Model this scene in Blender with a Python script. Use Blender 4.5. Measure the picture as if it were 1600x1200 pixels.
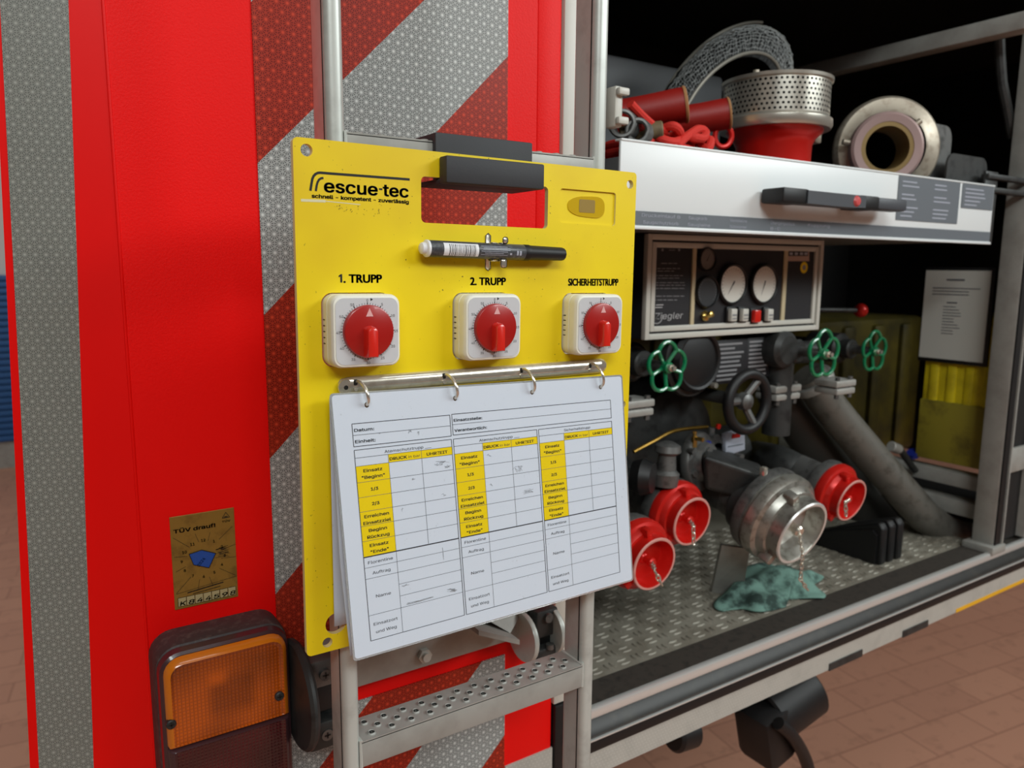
import bpy, bmesh, math, random
from mathutils import Vector, Matrix
from mathutils.geometry import interpolate_bezier, tessellate_polygon
random.seed(7)
for o in list(bpy.data.objects): bpy.data.objects.remove(o)
scn = bpy.context.scene
COL = scn.collection

# ------------------------------------------------------------------ camera
H = 1.60                                   # camera height above the garage floor
CAM = Vector((0.0, -0.77, H))
RX = Vector((0.8374, -0.5465, 0.0069)); RD = Vector((-0.0765, -0.1297, -0.9886)); RF = Vector((0.5412, 0.8273, -0.1504))
RX.normalize(); RF = (RF - RX * RF.dot(RX)).normalized(); RD = RF.cross(RX)
cd = bpy.data.cameras.new('camera'); cam = bpy.data.objects.new('camera', cd); COL.objects.link(cam)
cd.sensor_width = 36.0; cd.lens = 27.04; cd.clip_start = 0.02
U = -RD; B = -RF
cam.matrix_world = Matrix(((RX.x, U.x, B.x, CAM.x), (RX.y, U.y, B.y, CAM.y), (RX.z, U.z, B.z, CAM.z), (0, 0, 0, 1)))
cd.dof.use_dof = True; cd.dof.focus_distance = 0.66; cd.dof.aperture_fstop = 8.5
scn.camera = cam

# ------------------------------------------------------------------ world, lamps, exposure
w = bpy.data.worlds.new('garage_ambient'); scn.world = w; w.use_nodes = True
w.node_tree.nodes['Background'].inputs[0].default_value = (0.92, 0.96, 1.0, 1)
w.node_tree.nodes['Background'].inputs[1].default_value = 0.05
def area(name, loc, aim, sx, sy, power, col):
    d = bpy.data.lights.new(name, 'AREA'); d.shape = 'RECTANGLE'; d.size = sx; d.size_y = sy; d.energy = power; d.color = col
    o = bpy.data.objects.new(name, d); COL.objects.link(o); o.location = loc
    o.rotation_euler = (Vector(aim) - Vector(loc)).to_track_quat('-Z', 'Y').to_euler(); return o
LC = (0.93, 1.0, 1.0)
area('ceiling_tube_lamp', (3.4, -3.0, 3.4), (0.6, 0, 1.3), 2.6, 0.7, 92, LC)
area('ceiling_tube_lamp', (-0.9, -3.6, 3.9), (0.7, 0, 1.3), 2.6, 0.5, 84, LC)
area('ceiling_tube_lamp', (0.8, -1.7, 4.0), (0.9, 0.0, 1.2), 2.4, 0.5, 12, LC)
area('ceiling_tube_lamp', (-2.5, 3.0, 3.9), (-1.0, 4.5, 0.8), 3.0, 0.6, 60, LC)
scn.view_settings.view_transform = 'Standard'; scn.view_settings.look = 'None'
scn.view_settings.exposure = 0.0; scn.view_settings.gamma = 1.0; scn.view_settings.use_curve_mapping = False

# ------------------------------------------------------------------ helpers: pixel of a 1600x1200 frame -> point on a plane
def ray(px, py): return RX * (px - 800) + RD * (py - 600) + RF * 1202.0
def at(px, py, Y):
    d = ray(px, py); return CAM + d * ((Y - CAM.y) / d.y)
def at_z(px, py, Z):
    d = ray(px, py); return CAM + d * ((Z - CAM.z) / d.z)
def at_x(px, py, X):
    d = ray(px, py); return CAM + d * ((X - CAM.x) / d.x)

# ------------------------------------------------------------------ materials
def lin(c):
    f = lambda v: v / 12.92 if v <= 0.04045 else ((v + 0.055) / 1.055) ** 2.4
    return (f(c[0] / 255), f(c[1] / 255), f(c[2] / 255), 1)
class NT:
    def __init__(s, name):
        s.m = bpy.data.materials.new(name); s.m.use_nodes = True; s.t = s.m.node_tree; s.n = s.t.nodes; s.l = s.t.links
        s.b = s.n['Principled BSDF']; s._p = None
    def node(s, typ, **kw):
        n = s.n.new(typ)
        for k, v in kw.items(): setattr(n, k, v)
        return n
    def inp(s, sock, v):
        if isinstance(v, (int, float)): sock.default_value = v
        elif isinstance(v, tuple): sock.default_value = v
        else: s.l.new(v, sock)
    def M(s, op, a, b=0.0, c=None):
        n = s.node('ShaderNodeMath', operation=op); s.inp(n.inputs[0], a); s.inp(n.inputs[1], b)
        if c is not None: s.inp(n.inputs[2], c)
        return n.outputs[0]
    def pos(s):
        if s._p is None:
            g = s.node('ShaderNodeNewGeometry'); x = s.node('ShaderNodeSeparateXYZ'); s.l.new(g.outputs['Position'], x.inputs[0])
            s._p = (x.outputs[0], x.outputs[1], x.outputs[2], g.outputs['Position'])
        return s._p
    def noise(s, scale, detail=4.0, rough=0.6):
        n = s.node('ShaderNodeTexNoise'); s.l.new(s.pos()[3], n.inputs['Vector']); n.inputs['Scale'].default_value = scale
        n.inputs['Detail'].default_value = detail; n.inputs['Roughness'].default_value = rough; return n.outputs['Fac']
    def mix(s, f, a, b):
        n = s.node('ShaderNodeMix', data_type='RGBA'); s.inp(n.inputs[0], f); s.inp(n.inputs[6], a); s.inp(n.inputs[7], b); return n.outputs[2]
    def ramp(s, f, lo, hi):
        n = s.node('ShaderNodeMapRange'); s.inp(n.inputs[0], f); n.inputs[1].default_value = lo; n.inputs[2].default_value = hi; return n.outputs[0]
    def bump(s, h, strength, dist=0.001):
        n = s.node('ShaderNodeBump'); s.inp(n.inputs['Height'], h); n.inputs['Strength'].default_value = strength
        n.inputs['Distance'].default_value = dist; s.l.new(n.outputs[0], s.b.inputs['Normal'])
def mat(name, c, rough=0.5, metal=0.0, dirt=None, dscale=40, dlo=0.5, dhi=0.7, bump=0, bscale=300, bdist=0.0006, spec=None, trans=0, emit=0, alpha=None, coat=0):
    k = NT(name); b = k.b; c = lin(c)
    b.inputs['Base Color'].default_value = c; b.inputs['Roughness'].default_value = rough; b.inputs['Metallic'].default_value = metal
    if spec is not None: b.inputs['Specular IOR Level'].default_value = spec
    if trans: b.inputs['Transmission Weight'].default_value = trans
    if coat: b.inputs['Coat Weight'].default_value = coat
    if dirt: k.l.new(k.mix(k.ramp(k.noise(dscale), dlo, dhi), c, lin(dirt)), b.inputs['Base Color'])
    if bump: k.bump(k.noise(bscale, 2.0), bump, bdist)
    return k.m
def star_pattern(k, u, v, p, sharp=26):
    """line strength of a sheeting made of six-rayed prism cells, pitch p; also the brightness of each cell's centre"""
    a = 4 * math.pi / (math.sqrt(3) * p)
    ks = [(a * math.cos(math.radians(t)), a * math.sin(math.radians(t))) for t in (90, 210, 330)]
    ph = [k.M('ADD', k.M('MULTIPLY', u, x), k.M('MULTIPLY', v, y)) for x, y in ks]
    cs = [k.M('COSINE', q) for q in ph]
    line = None
    for q in ph:
        l = k.M('POWER', k.M('MULTIPLY_ADD', k.M('COSINE', q), 0.5, 0.5), sharp)
        line = l if line is None else k.M('MAXIMUM', line, l)
    for i in range(3):
        q = k.M('SUBTRACT', ph[i], ph[(i + 1) % 3])
        l = k.M('POWER', k.M('MULTIPLY_ADD', k.M('COSINE', q), 0.5, 0.5), sharp * 0.32)
        line = k.M('MAXIMUM', line, l)
    s = k.M('ADD', k.M('ADD', cs[0], cs[1]), cs[2])
    star = k.ramp(s, -1.5, 3.0)
    return line, star
def chevron_mat(name, hi):
    k = NT(name); x, y, z, P = k.pos()
    d = k.M('SUBTRACT', k.M('SUBTRACT', z, H), x)
    fr = k.M('FRACT', k.M('DIVIDE', k.M('SUBTRACT', d, hi), 0.290))        # white = top half of every period below hi
    white = k.M('GREATER_THAN', fr, 0.5)
    line, star = star_pattern(k, x, z, 0.0104, 40)
    g = k.M('MINIMUM', k.M('ADD', k.M('MULTIPLY', line, 0.62), k.M('MULTIPLY', k.M('POWER', star, 9.0), 0.7)), 1.0)
    blot = k.ramp(k.noise(9.0, 2.0), 0.35, 0.7)
    r = k.mix(g, k.mix(blot, lin((104, 16, 8)), lin((128, 26, 14))), lin((206, 66, 40)))
    wht = k.mix(g, lin((104, 106, 104)), lin((212, 214, 210)))
    k.l.new(k.mix(white, r, wht), k.b.inputs['Base Color'])
    k.b.inputs['Roughness'].default_value = 0.42; k.b.inputs['Specular IOR Level'].default_value = 0.25
    k.bump(line, 0.12, 0.0003)
    return k.m
def tape_mat(name, base, hi, p, axis='x'):
    k = NT(name); x, y, z, P = k.pos()
    line, star = star_pattern(k, x if axis == 'x' else y, z, p, 26)
    g = k.M('MINIMUM', k.M('ADD', k.M('MULTIPLY', line, 0.55), k.M('MULTIPLY', k.M('POWER', star, 9.0), 0.35)), 1.0)
    dirt = k.ramp(k.noise(25), 0.45, 0.75)
    k.l.new(k.mix(g, k.mix(dirt, lin(base), lin(tuple(int(v * .86) for v in base))), lin(hi)), k.b.inputs['Base Color'])
    k.b.inputs['Roughness'].default_value = 0.38; return k.m
def floor_mat():
    k = NT('terracotta_tiles'); x, y, z, P = k.pos()
    mp = k.node('ShaderNodeMapping'); k.l.new(P, mp.inputs[0]); mp.inputs['Rotation'].default_value = (0, 0, math.radians(8))
    b = k.node('ShaderNodeTexBrick'); k.l.new(mp.outputs[0], b.inputs['Vector'])
    b.inputs['Color1'].default_value = lin((204, 150, 124)); b.inputs['Color2'].default_value = lin((194, 141, 117)); b.inputs['Mortar'].default_value = lin((176, 126, 104))
    b.inputs['Scale'].default_value = 1.0; b.inputs['Brick Width'].default_value = 0.30; b.inputs['Row Height'].default_value = 0.15
    b.inputs['Mortar Size'].default_value = 0.004; b.offset = 0.5
    k.l.new(k.mix(k.ramp(k.noise(14), 0.55, 0.9), b.outputs['Color'], lin((156, 112, 92))), k.b.inputs['Base Color'])
    k.b.inputs['Roughness'].default_value = 0.5; return k.m
def lens_mat(name, c, c2):
    k = NT(name); x, y, z, P = k.pos()
    gx = k.M('SINE', k.M('MULTIPLY', x, 2 * math.pi / 0.0034)); gz = k.M('SINE', k.M('MULTIPLY', z, 2 * math.pi / 0.0034))
    h = k.M('MAXIMUM', gx, k.M('MULTIPLY', gz, 0.8))
    k.l.new(k.mix(k.M('MULTIPLY', k.ramp(h, 0.2, 1.0), 0.55), lin(c), lin(c2)), k.b.inputs['Base Color'])
    base = k.b.inputs['Base Color'].links[0].from_socket; dk = tuple(int(v * .45) for v in c2)
    k.l.new(k.mix(k.M('MULTIPLY', k.ramp(k.noise(19, 0.0), 0.40, 0.75), 0.55), base, lin(dk)), k.b.inputs['Base Color'])  # random darkening painted in as reflections inside the lens
    box = lambda v, a, b_, e: k.M('MULTIPLY', k.ramp(v, a - e, a + e), k.ramp(v, b_ + e, b_ - e))   # dark and bright patches painting the reflector seen through the lens
    zz = k.M('SUBTRACT', z, H); base = k.b.inputs['Base Color'].links[0].from_socket
    base = k.mix(k.M('MULTIPLY', k.M('MULTIPLY', box(x, 0.131, 0.172, 0.005), box(zz, -0.424, -0.386, 0.007)), 0.45), base, lin(dk))
    base = k.mix(k.M('MULTIPLY', k.M('MULTIPLY', box(x, 0.131, 0.146, 0.004), box(zz, -0.392, -0.380, 0.004)), 0.55), base, lin(tuple(min(255, int(v * 1.12)) for v in c)))
    k.l.new(base, k.b.inputs['Base Color'])
    k.b.inputs['Roughness'].default_value = 0.18; k.b.inputs['Coat Weight'].default_value = 0.5
    k.bump(h, 0.5, 0.0006); return k.m
def yellow_board_mat():
    k = NT('yellow_board'); y1 = lin((243, 214, 8)); y2 = lin((222, 186, 16))
    c = k.mix(k.ramp(k.noise(7, 3), 0.45, 0.8), y1, y2)
    c = k.mix(k.M('MULTIPLY', k.ramp(k.noise(420, 1.0), 0.735, 0.76), k.ramp(k.noise(16, 2.0), 0.45, 0.6)), c, lin((70, 58, 20)))
    k.l.new(c, k.b.inputs['Base Color']); k.b.inputs['Roughness'].default_value = 0.42; return k.m
def paper_mat(name, c):
    k = NT(name); c1 = lin(c); g = lin((128, 130, 132))
    f = k.M('MULTIPLY', k.ramp(k.noise(330, 3.0), 0.66, 0.76), k.ramp(k.noise(28, 2.0), 0.5, 0.66))
    k.l.new(k.mix(k.M('MULTIPLY', f, 0.55), c1, g), k.b.inputs['Base Color']); k.b.inputs['Roughness'].default_value = 0.33; return k.m

M_red = mat('red_truck_paint', (244, 5, 2), 0.5, spec=0.22, bump=0.35, bscale=420, bdist=0.0007)
M_redsmooth = mat('red_truck_paint_smooth', (240, 5, 2), 0.45, spec=0.25)
M_chev = chevron_mat('red_white_warning_sheeting', -0.114)
M_chev2 = chevron_mat('red_white_warning_sheeting_flap', -0.946)
M_tape = tape_mat('grey_contour_tape', (86, 88, 83), (176, 179, 170), 0.0078)
M_tape2 = tape_mat('pale_contour_tape', (166, 163, 154), (206, 204, 196), 0.006)
M_yellow = yellow_board_mat()
M_black = mat('black_print', (16, 16, 15), 0.5)
M_foam = mat('dark_grey_printed_plastic', (50, 51, 54), 0.62, bump=0.25, bscale=700, bdist=0.0003)
M_rubber = mat('black_rubber', (18, 18, 19), 0.5)
M_rubdirty = mat('dusty_black_rubber', (40, 38, 36), 0.6, dirt=(66, 62, 56), dscale=60)
M_alu = mat('aluminium', (196, 200, 194), 0.36, 0.25, dirt=(168, 170, 164), dscale=30, dhi=0.8)
M_alud = mat('dull_aluminium', (164, 163, 157), 0.45, 0.15, dirt=(138, 135, 128), dscale=22, dlo=0.4, dhi=0.85)
M_cast = mat('cast_grey_metal', (112, 112, 110), 0.45, 0.6, dirt=(70, 70, 68), dscale=40)
M_castd = mat('dark_cast_metal', (62, 63, 62), 0.5, 0.4, dirt=(40, 40, 40), dscale=40)
M_chrome = mat('nickel', (222, 216, 202), 0.2, 0.75, dirt=(202, 195, 180), dscale=120)
M_white = mat('cream_plastic', (240, 238, 224), 0.42)
M_dial = mat('grey_dial_face', (205, 206, 208), 0.35)
M_redpl = mat('red_knob_plastic', (166, 24, 20), 0.3, coat=0.2)
M_redpl2 = mat('red_grip_plastic', (214, 38, 26), 0.26, coat=0.4)
M_pink = mat('pale_pink_mark', (226, 170, 168), 0.5)
M_paper = paper_mat('laminated_paper', (214, 223, 235))
M_paper2 = paper_mat('laminated_paper_rear', (204, 212, 224))
M_ink = mat('grey_black_ink', (52, 54, 58), 0.5)
M_inkl = mat('thin_table_line', (96, 99, 104), 0.5)
M_formyel = mat('form_yellow', (240, 210, 10), 0.4)
M_smear = mat('pencil_smear', (150, 153, 158), 0.5)
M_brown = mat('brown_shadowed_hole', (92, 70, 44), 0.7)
M_resin = mat('amber_glue', (206, 170, 30), 0.15, coat=0.6)
M_resind = mat('old_glue_patch', (150, 122, 44), 0.5)
M_mlab = mat('marker_label_grey', (66, 68, 72), 0.35, dirt=(96, 98, 100), dscale=300)
M_wlab = mat('white_label', (232, 232, 234), 0.4)
M_mid = mat('mid_grey_plastic', (120, 122, 126), 0.45)
M_gold = mat('gold_sticker', (150, 118, 52), 0.35, 0.35, dirt=(124, 96, 42), dscale=60)
M_blue = mat('blue_sticker', (26, 76, 158), 0.4)
M_amber = lens_mat('amber_lens', (206, 92, 8), (120, 44, 4))
M_amberrim = mat('amber_lens_rim', (214, 118, 20), 0.2, coat=0.5)
M_redlens = lens_mat('dark_red_lens', (84, 12, 22), (46, 6, 12))
M_lamphouse = mat('dusty_lamp_housing', (58, 50, 50), 0.6, dirt=(84, 76, 72), dscale=120)
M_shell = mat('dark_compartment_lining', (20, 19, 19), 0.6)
M_shell2 = mat('grey_inner_panel', (96, 98, 100), 0.5)
M_tread = mat('aluminium_tread_plate', (146, 141, 128), 0.5, 0.12, dirt=(116, 109, 96), dscale=16, dlo=0.4, dhi=0.75)
M_sill = mat('worn_grass_strip', (58, 52, 46), 0.7, dirt=(40, 36, 32), dscale=90)
M_silver = mat('bright_aluminium_strip', (226, 226, 222), 0.3, 0.5)
M_trayw = mat('white_tray_front', (232, 236, 236), 0.32)
M_labg = mat('grey_label_film', (104, 110, 116), 0.45)
M_labt = mat('pale_label_text', (168, 172, 184), 0.5)
M_panelf = mat('panel_frame_white', (206, 204, 194), 0.4)
M_panelb = mat('panel_black', (34, 34, 37), 0.5)
M_panelt = mat('panel_text_grey', (136, 136, 138), 0.5)
M_cream = mat('panel_divider_cream', (206, 192, 156), 0.45)
M_gauge = mat('gauge_dial_white', (224, 222, 212), 0.4)
M_gauged = mat('gauge_dial_grey', (118, 112, 106), 0.4)
M_gaugeb = mat('gauge_dial_black', (58, 60, 62), 0.4)
M_caprd = mat('red_anodised_cap', (206, 30, 22), 0.3, 0.25)
M_capsi = mat('silver_cap', (168, 166, 158), 0.34, 0.7, dirt=(126, 122, 112), dscale=70)
M_green = mat('green_handwheel_paint', (14, 120, 76), 0.25, coat=0.5)
M_brass = mat('brass', (196, 164, 92), 0.25, 0.9)
M_copper = mat('copper_pipe', (130, 100, 40), 0.35, 0.8)
M_cloth = mat('green_cleaning_cloth', (112, 148, 136), 0.9, dirt=(44, 64, 58), dscale=24, dlo=0.46, dhi=0.62, bump=0.5, bscale=500)
M_tankshade = mat('shaded_yellow_tank', (104, 92, 20), 0.6, dirt=(58, 52, 20), dscale=9, dlo=0.35, dhi=0.7)  # yellow darkened so the colour carries the shade deep in the bay
M_wire = mat('black_wire', (150, 152, 150), 0.45, 0.2)
M_redfab = mat('red_coated_fabric', (150, 22, 14), 0.5, bump=0.2, bscale=300)
M_tan = mat('tan_edge', (168, 120, 76), 0.8)
M_rope = mat('red_rope', (206, 42, 30), 0.75, bump=0.6, bscale=600)
M_wood = mat('olive_brown_wood', (112, 96, 66), 0.6, dirt=(84, 70, 48), dscale=80)
M_perf = mat('perforated_steel', (208, 204, 192), 0.28, 0.75)
M_tin = mat('beige_cast_alloy', (170, 160, 144), 0.42, 0.5, dirt=(140, 126, 110), dscale=60)
M_rosy = mat('rosy_worn_ring', (158, 132, 128), 0.5, 0.3)
M_bluewall = mat('blue_door_slat', (40, 92, 150), 0.5)
M_wall = mat('garage_wall_paint', (206, 200, 196), 0.8)
M_ceil = mat('garage_ceiling_paint', (196, 194, 190), 0.9)
M_yelltape = mat('yellow_edge_tape', (238, 178, 30), 0.4)
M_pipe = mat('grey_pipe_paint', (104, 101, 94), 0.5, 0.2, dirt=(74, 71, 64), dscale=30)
M_bluepl = mat('blue_tap', (30, 44, 130), 0.4)

# ------------------------------------------------------------------ mesh builder
_fcache = {}
try: FONT = bpy.data.fonts.load(bpy.utils.system_resource('DATAFILES') + '/fonts/Inter.woff2')   # the sans-serif bundled with Blender
except Exception: FONT = None
def glyphs(s, plain=False):
    key = (s, plain)
    if key not in _fcache:
        c = bpy.data.curves.new('t', 'FONT'); c.body = s; c.size = 1.0; c.resolution_u = 3; c.fill_mode = 'FRONT'
        if FONT and not plain: c.font = FONT
        o = bpy.data.objects.new('t', c); COL.objects.link(o); bpy.context.view_layer.update()
        cu = o.to_curve(bpy.context.evaluated_depsgraph_get()); loops = []
        for sp in cu.splines:
            b = sp.bezier_points; ol = []
            for p, q in zip(b, list(b[1:]) + [b[0]]):
                seg = interpolate_bezier(p.co, p.handle_right, q.handle_left, q.co, 5)
                d = (q.co - p.co); flat = d.length < 1e-9 or max(abs((h - p.co).cross(d).z) for h in (p.handle_right, q.handle_left)) / max(d.length, 1e-9) < 1e-4
                ol += [Vector((v.x, v.y, 0)) for v in ([seg[0]] if flat else seg[:-1])]
            if len(ol) > 2: loops.append((sum(a.x * c_.y - c_.x * a.y for a, c_ in zip(ol, ol[1:] + ol[:1])) / 2, ol))
        o.to_curve_clear()
        def inside(p, ol):
            r = False
            for a, c_ in zip(ol, ol[1:] + ol[:1]):
                if (a.y > p.y) != (c_.y > p.y) and p.x < (c_.x - a.x) * (p.y - a.y) / (c_.y - a.y) + a.x: r = not r
            return r
        vs, fs = [], []
        if loops:
            sg = 1 if max(loops, key=lambda l: abs(l[0]))[0] > 0 else -1
            outers = [l for l in loops if l[0] * sg > 0]; holes = [l for l in loops if l[0] * sg <= 0]
            for ar, ol in outers:                                   # each outer contour with its own holes; overlapping contours stay filled
                grp = [ol] + [h for _, h in holes if inside(h[0], ol)]; base = len(vs)
                vs += [(v.x, v.y) for l in grp for v in l]
                fs += [tuple(base + k for k in t) for t in tessellate_polygon(grp)]
        bpy.data.objects.remove(o); bpy.data.curves.remove(c)
        _fcache[key] = (vs, fs)
    return _fcache[key]
def frame_of(axis, up=(0, 0, 1)):
    a = Vector(axis).normalized(); u = Vector(up)
    if abs(a.dot(u)) > 0.98: u = Vector((1, 0, 0))
    x = u.cross(a).normalized(); return x, a.cross(x).normalized(), a
class MB:
    def __init__(s): s.v = []; s.f = []; s.mats = []; s.mi = []; s.cur = 0
    def use(s, m):
        if m not in s.mats: s.mats.append(m)
        s.cur = s.mats.index(m); return s
    def add(s, vs, fs):
        n = len(s.v); s.v += [Vector(v) for v in vs]
        for f in fs: s.f.append(tuple(i + n for i in f)); s.mi.append(s.cur)
        return s
    def bm_add(s, bm, mtx=None):
        bm.verts.index_update()
        return s.add([(mtx @ v.co if mtx else v.co.copy()) for v in bm.verts], [tuple(v.index for v in f.verts) for f in bm.faces])
    def box(s, c, d, bev=0.0, rot=None, seg=2):
        bm = bmesh.new(); bmesh.ops.create_cube(bm, size=1.0)
        bmesh.ops.scale(bm, vec=Vector(d), verts=bm.verts)
        if bev: bmesh.ops.bevel(bm, geom=bm.edges[:], offset=min(bev, min(d) * 0.49), segments=seg, affect='EDGES', profile=0.5)
        m = Matrix.Translation(Vector(c)) @ (rot.to_4x4() if rot else Matrix())
        s.bm_add(bm, m); bm.free(); return s
    def bx(s, lo, hi, bev=0.0): 
        return s.box([(a + b) / 2 for a, b in zip(lo, hi)], [abs(b - a) for a, b in zip(lo, hi)], bev)
    def lathe(s, prof, origin, axis, seg=32, up=(0, 0, 1)):
        """prof: (radius, distance along axis) pairs"""
        x, y, a = frame_of(axis, up); o = Vector(origin); vs = []; fs = []; rings = []
        for r, t in prof:
            if r <= 1e-6: vs.append(o + a * t); rings.append([len(vs) - 1])
            else:
                k = len(vs); vs += [o + a * t + (x * math.cos(2 * math.pi * i / seg) + y * math.sin(2 * math.pi * i / seg)) * r for i in range(seg)]
                rings.append(list(range(k, k + seg)))
        for p, q in zip(rings, rings[1:]):
            for i in range(seg):
                j = (i + 1) % seg
                if len(p) == 1 and len(q) > 1: fs.append((p[0], q[j], q[i]))
                elif len(q) == 1 and len(p) > 1: fs.append((p[i], p[j], q[0]))
                elif len(p) > 1: fs.append((p[i], p[j], q[j], q[i]))
        return s.add(vs, fs)
    def cyl(s, p0, p1, r, r1=None, seg=20, bev=0.0):
        p0 = Vector(p0); p1 = Vector(p1); L = (p1 - p0).length; r1 = r if r1 is None else r1
        return s.lathe([(0, 0), (r - bev, 0), (r, bev), (r1, L - bev), (r1 - bev, L), (0, L)] if bev else [(0, 0), (r, 0), (r1, L), (0, L)], p0, p1 - p0, seg)
    def tube(s, pts, r, seg=8, closed=False, cap=True):
        pts = [Vector(p) for p in pts]; n = len(pts); vs = []; fs = []
        tan = []
        for i in range(n):
            a = pts[(i - 1) % n] if (closed or i > 0) else pts[i]; b = pts[(i + 1) % n] if (closed or i < n - 1) else pts[i]
            tan.append((b - a).normalized())
        nx = frame_of(tan[0])[0]
        for i in range(n):
            nx = (nx - tan[i] * nx.dot(tan[i])).normalized(); ny = tan[i].cross(nx)
            rr = r[i] if isinstance(r, (list, tuple)) else r
            vs += [pts[i] + (nx * math.cos(2 * math.pi * k / seg) + ny * math.sin(2 * math.pi * k / seg)) * rr for k in range(seg)]
        for i in range(n if closed else n - 1):
            j = (i + 1) % n
            for k in range(seg):
                m = (k + 1) % seg; fs.append((i * seg + k, i * seg + m, j * seg + m, j * seg + k))
        if cap and not closed: fs += [tuple(reversed(range(seg))), tuple(range((n - 1) * seg, n * seg))]
        return s.add(vs, fs)
    def prism(s, outlines, fn, t0, t1, bevel=0.0):
        """2D outlines (first the outside, then holes) filled and given thickness; fn(x, y, t) -> point"""
        c = bpy.data.curves.new('p', 'CURVE'); c.dimensions = '2D'; c.fill_mode = 'BOTH'; c.extrude = 0.5
        for ol in outlines:
            sp = c.splines.new('POLY'); sp.points.add(len(ol) - 1); sp.use_cyclic_u = True
            for p, q in zip(sp.points, ol): p.co = (q[0], q[1], 0, 1)
        o = bpy.data.objects.new('p', c); COL.objects.link(o); bpy.context.view_layer.update()
        me = bpy.data.meshes.new_from_object(o.evaluated_get(bpy.context.evaluated_depsgraph_get()))
        s.add([fn(v.co.x, v.co.y, t0 + (t1 - t0) * (v.co.z + 0.5)) for v in me.vertices], [tuple(p.vertices) for p in me.polygons])
        bpy.data.objects.remove(o); bpy.data.curves.remove(c); bpy.data.meshes.remove(me); return s
    def loft(s, rings, cap0=True, cap1=True):
        n = len(rings[0]); vs = [p for r in rings for p in r]; fs = []
        for i in range(len(rings) - 1):
            for k in range(n):
                m = (k + 1) % n; fs.append((i * n + k, i * n + m, (i + 1) * n + m, (i + 1) * n + k))
        if cap0: fs.append(tuple(reversed(range(n))))
        if cap1: fs.append(tuple(range((len(rings) - 1) * n, len(rings) * n)))
        return s.add(vs, fs)
    def poly(s, pts): return s.add(pts, [tuple(range(len(pts)))])
    def rect(s, fn, x0, y0, x1, y1): return s.poly([fn(x0, y0), fn(x1, y0), fn(x1, y1), fn(x0, y1)])
    def text(s, txt, fn, x, y, size, width=None, align='l', bold=0.0, shear=0.0, ang=0.0, down=True, plain=False):
        """fn(x, y) plane map; y grows downwards when down; width squeezes the line to that length"""
        vs, fs = glyphs(txt, plain)
        if not vs: return s
        x0 = min(v[0] for v in vs); x1 = max(v[0] for v in vs)
        k = size if width is None else width / (x1 - x0)
        off = {'l': 0, 'c': (x1 - x0) * k / 2, 'r': (x1 - x0) * k}[align]; ca, sa = math.cos(ang), math.sin(ang); out = []
        for vx, vy in vs:
            tx = (vx - x0) * k - off + vy * size * shear; ty = vy * size
            tx, ty = tx * ca - ty * sa, tx * sa + ty * ca
            out.append((x + tx, y - ty if down else y + ty))
        q = bold * size * 0.5                                     # heavier strokes: the glyphs stamped a hair apart
        for ox, oy in (((0, 0),) if not bold else ((-q, -q * .5), (q, -q * .5), (-q, q * .5), (q, q * .5), (0, 0))):
            s.add([fn(a + ox, b + oy) for a, b in out], fs)
        return s
    def build(s, name, parent=None, origin=None, smooth=35):
        me = bpy.data.meshes.new(name); base = parent_loc(parent) if parent else None
        if base is None:
            if origin is not None: base = Vector(origin)
            else:
                xs = [v.x for v in s.v]; ys = [v.y for v in s.v]; zs = [v.z for v in s.v]
                base = Vector(((min(xs) + max(xs)) / 2, (min(ys) + max(ys)) / 2, min(zs)))
        me.from_pydata([v - base for v in s.v], [], s.f)
        for m in s.mats: me.materials.append(m)
        me.polygons.foreach_set('material_index', s.mi); me.update()
        bm = bmesh.new(); bm.from_mesh(me); bmesh.ops.recalc_face_normals(bm, faces=bm.faces); bm.to_mesh(me); bm.free()
        if smooth:
            me.polygons.foreach_set('use_smooth', [True] * len(me.polygons)); me.set_sharp_from_angle(angle=math.radians(smooth))
        o = bpy.data.objects.new(name, me); COL.objects.link(o)
        if parent: o.parent = parent; LOC[o.name] = base
        else: o.location = base; LOC[o.name] = base
        return o
LOC = {}
def parent_loc(p): return LOC[p.name]
def tag(o, label=None, cat=None, group=None, kind=None):
    if label: o['label'] = label
    if cat: o['category'] = cat
    if group: o['group'] = group
    if kind: o['kind'] = kind
    return o
def thing(name, loc, label, cat, group=None):
    o = bpy.data.objects.new(name, None); COL.objects.link(o); o.location = loc; o.empty_display_size = 0.05
    LOC[o.name] = Vector(loc); return tag(o, label, cat, group)
def new(m): return MB().use(m)
def rrect(x0, y0, x1, y1, r, n=6):
    out = []
    for cx, cy, a0 in ((x1 - r, y1 - r, 0), (x0 + r, y1 - r, 90), (x0 + r, y0 + r, 180), (x1 - r, y0 + r, 270)):
        out += [(cx + r * math.cos(math.radians(a0 + 90 * i / n)), cy + r * math.sin(math.radians(a0 + 90 * i / n))) for i in range(n + 1)]
    return out
def circ(cx, cy, r, n=20): return [(cx + r * math.cos(2 * math.pi * i / n), cy + r * math.sin(2 * math.pi * i / n)) for i in range(n)]
Z = lambda z: H + z                                   # heights below are given from the camera's eye level
def V(x, y, z): return Vector((x, y, H + z))

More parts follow.
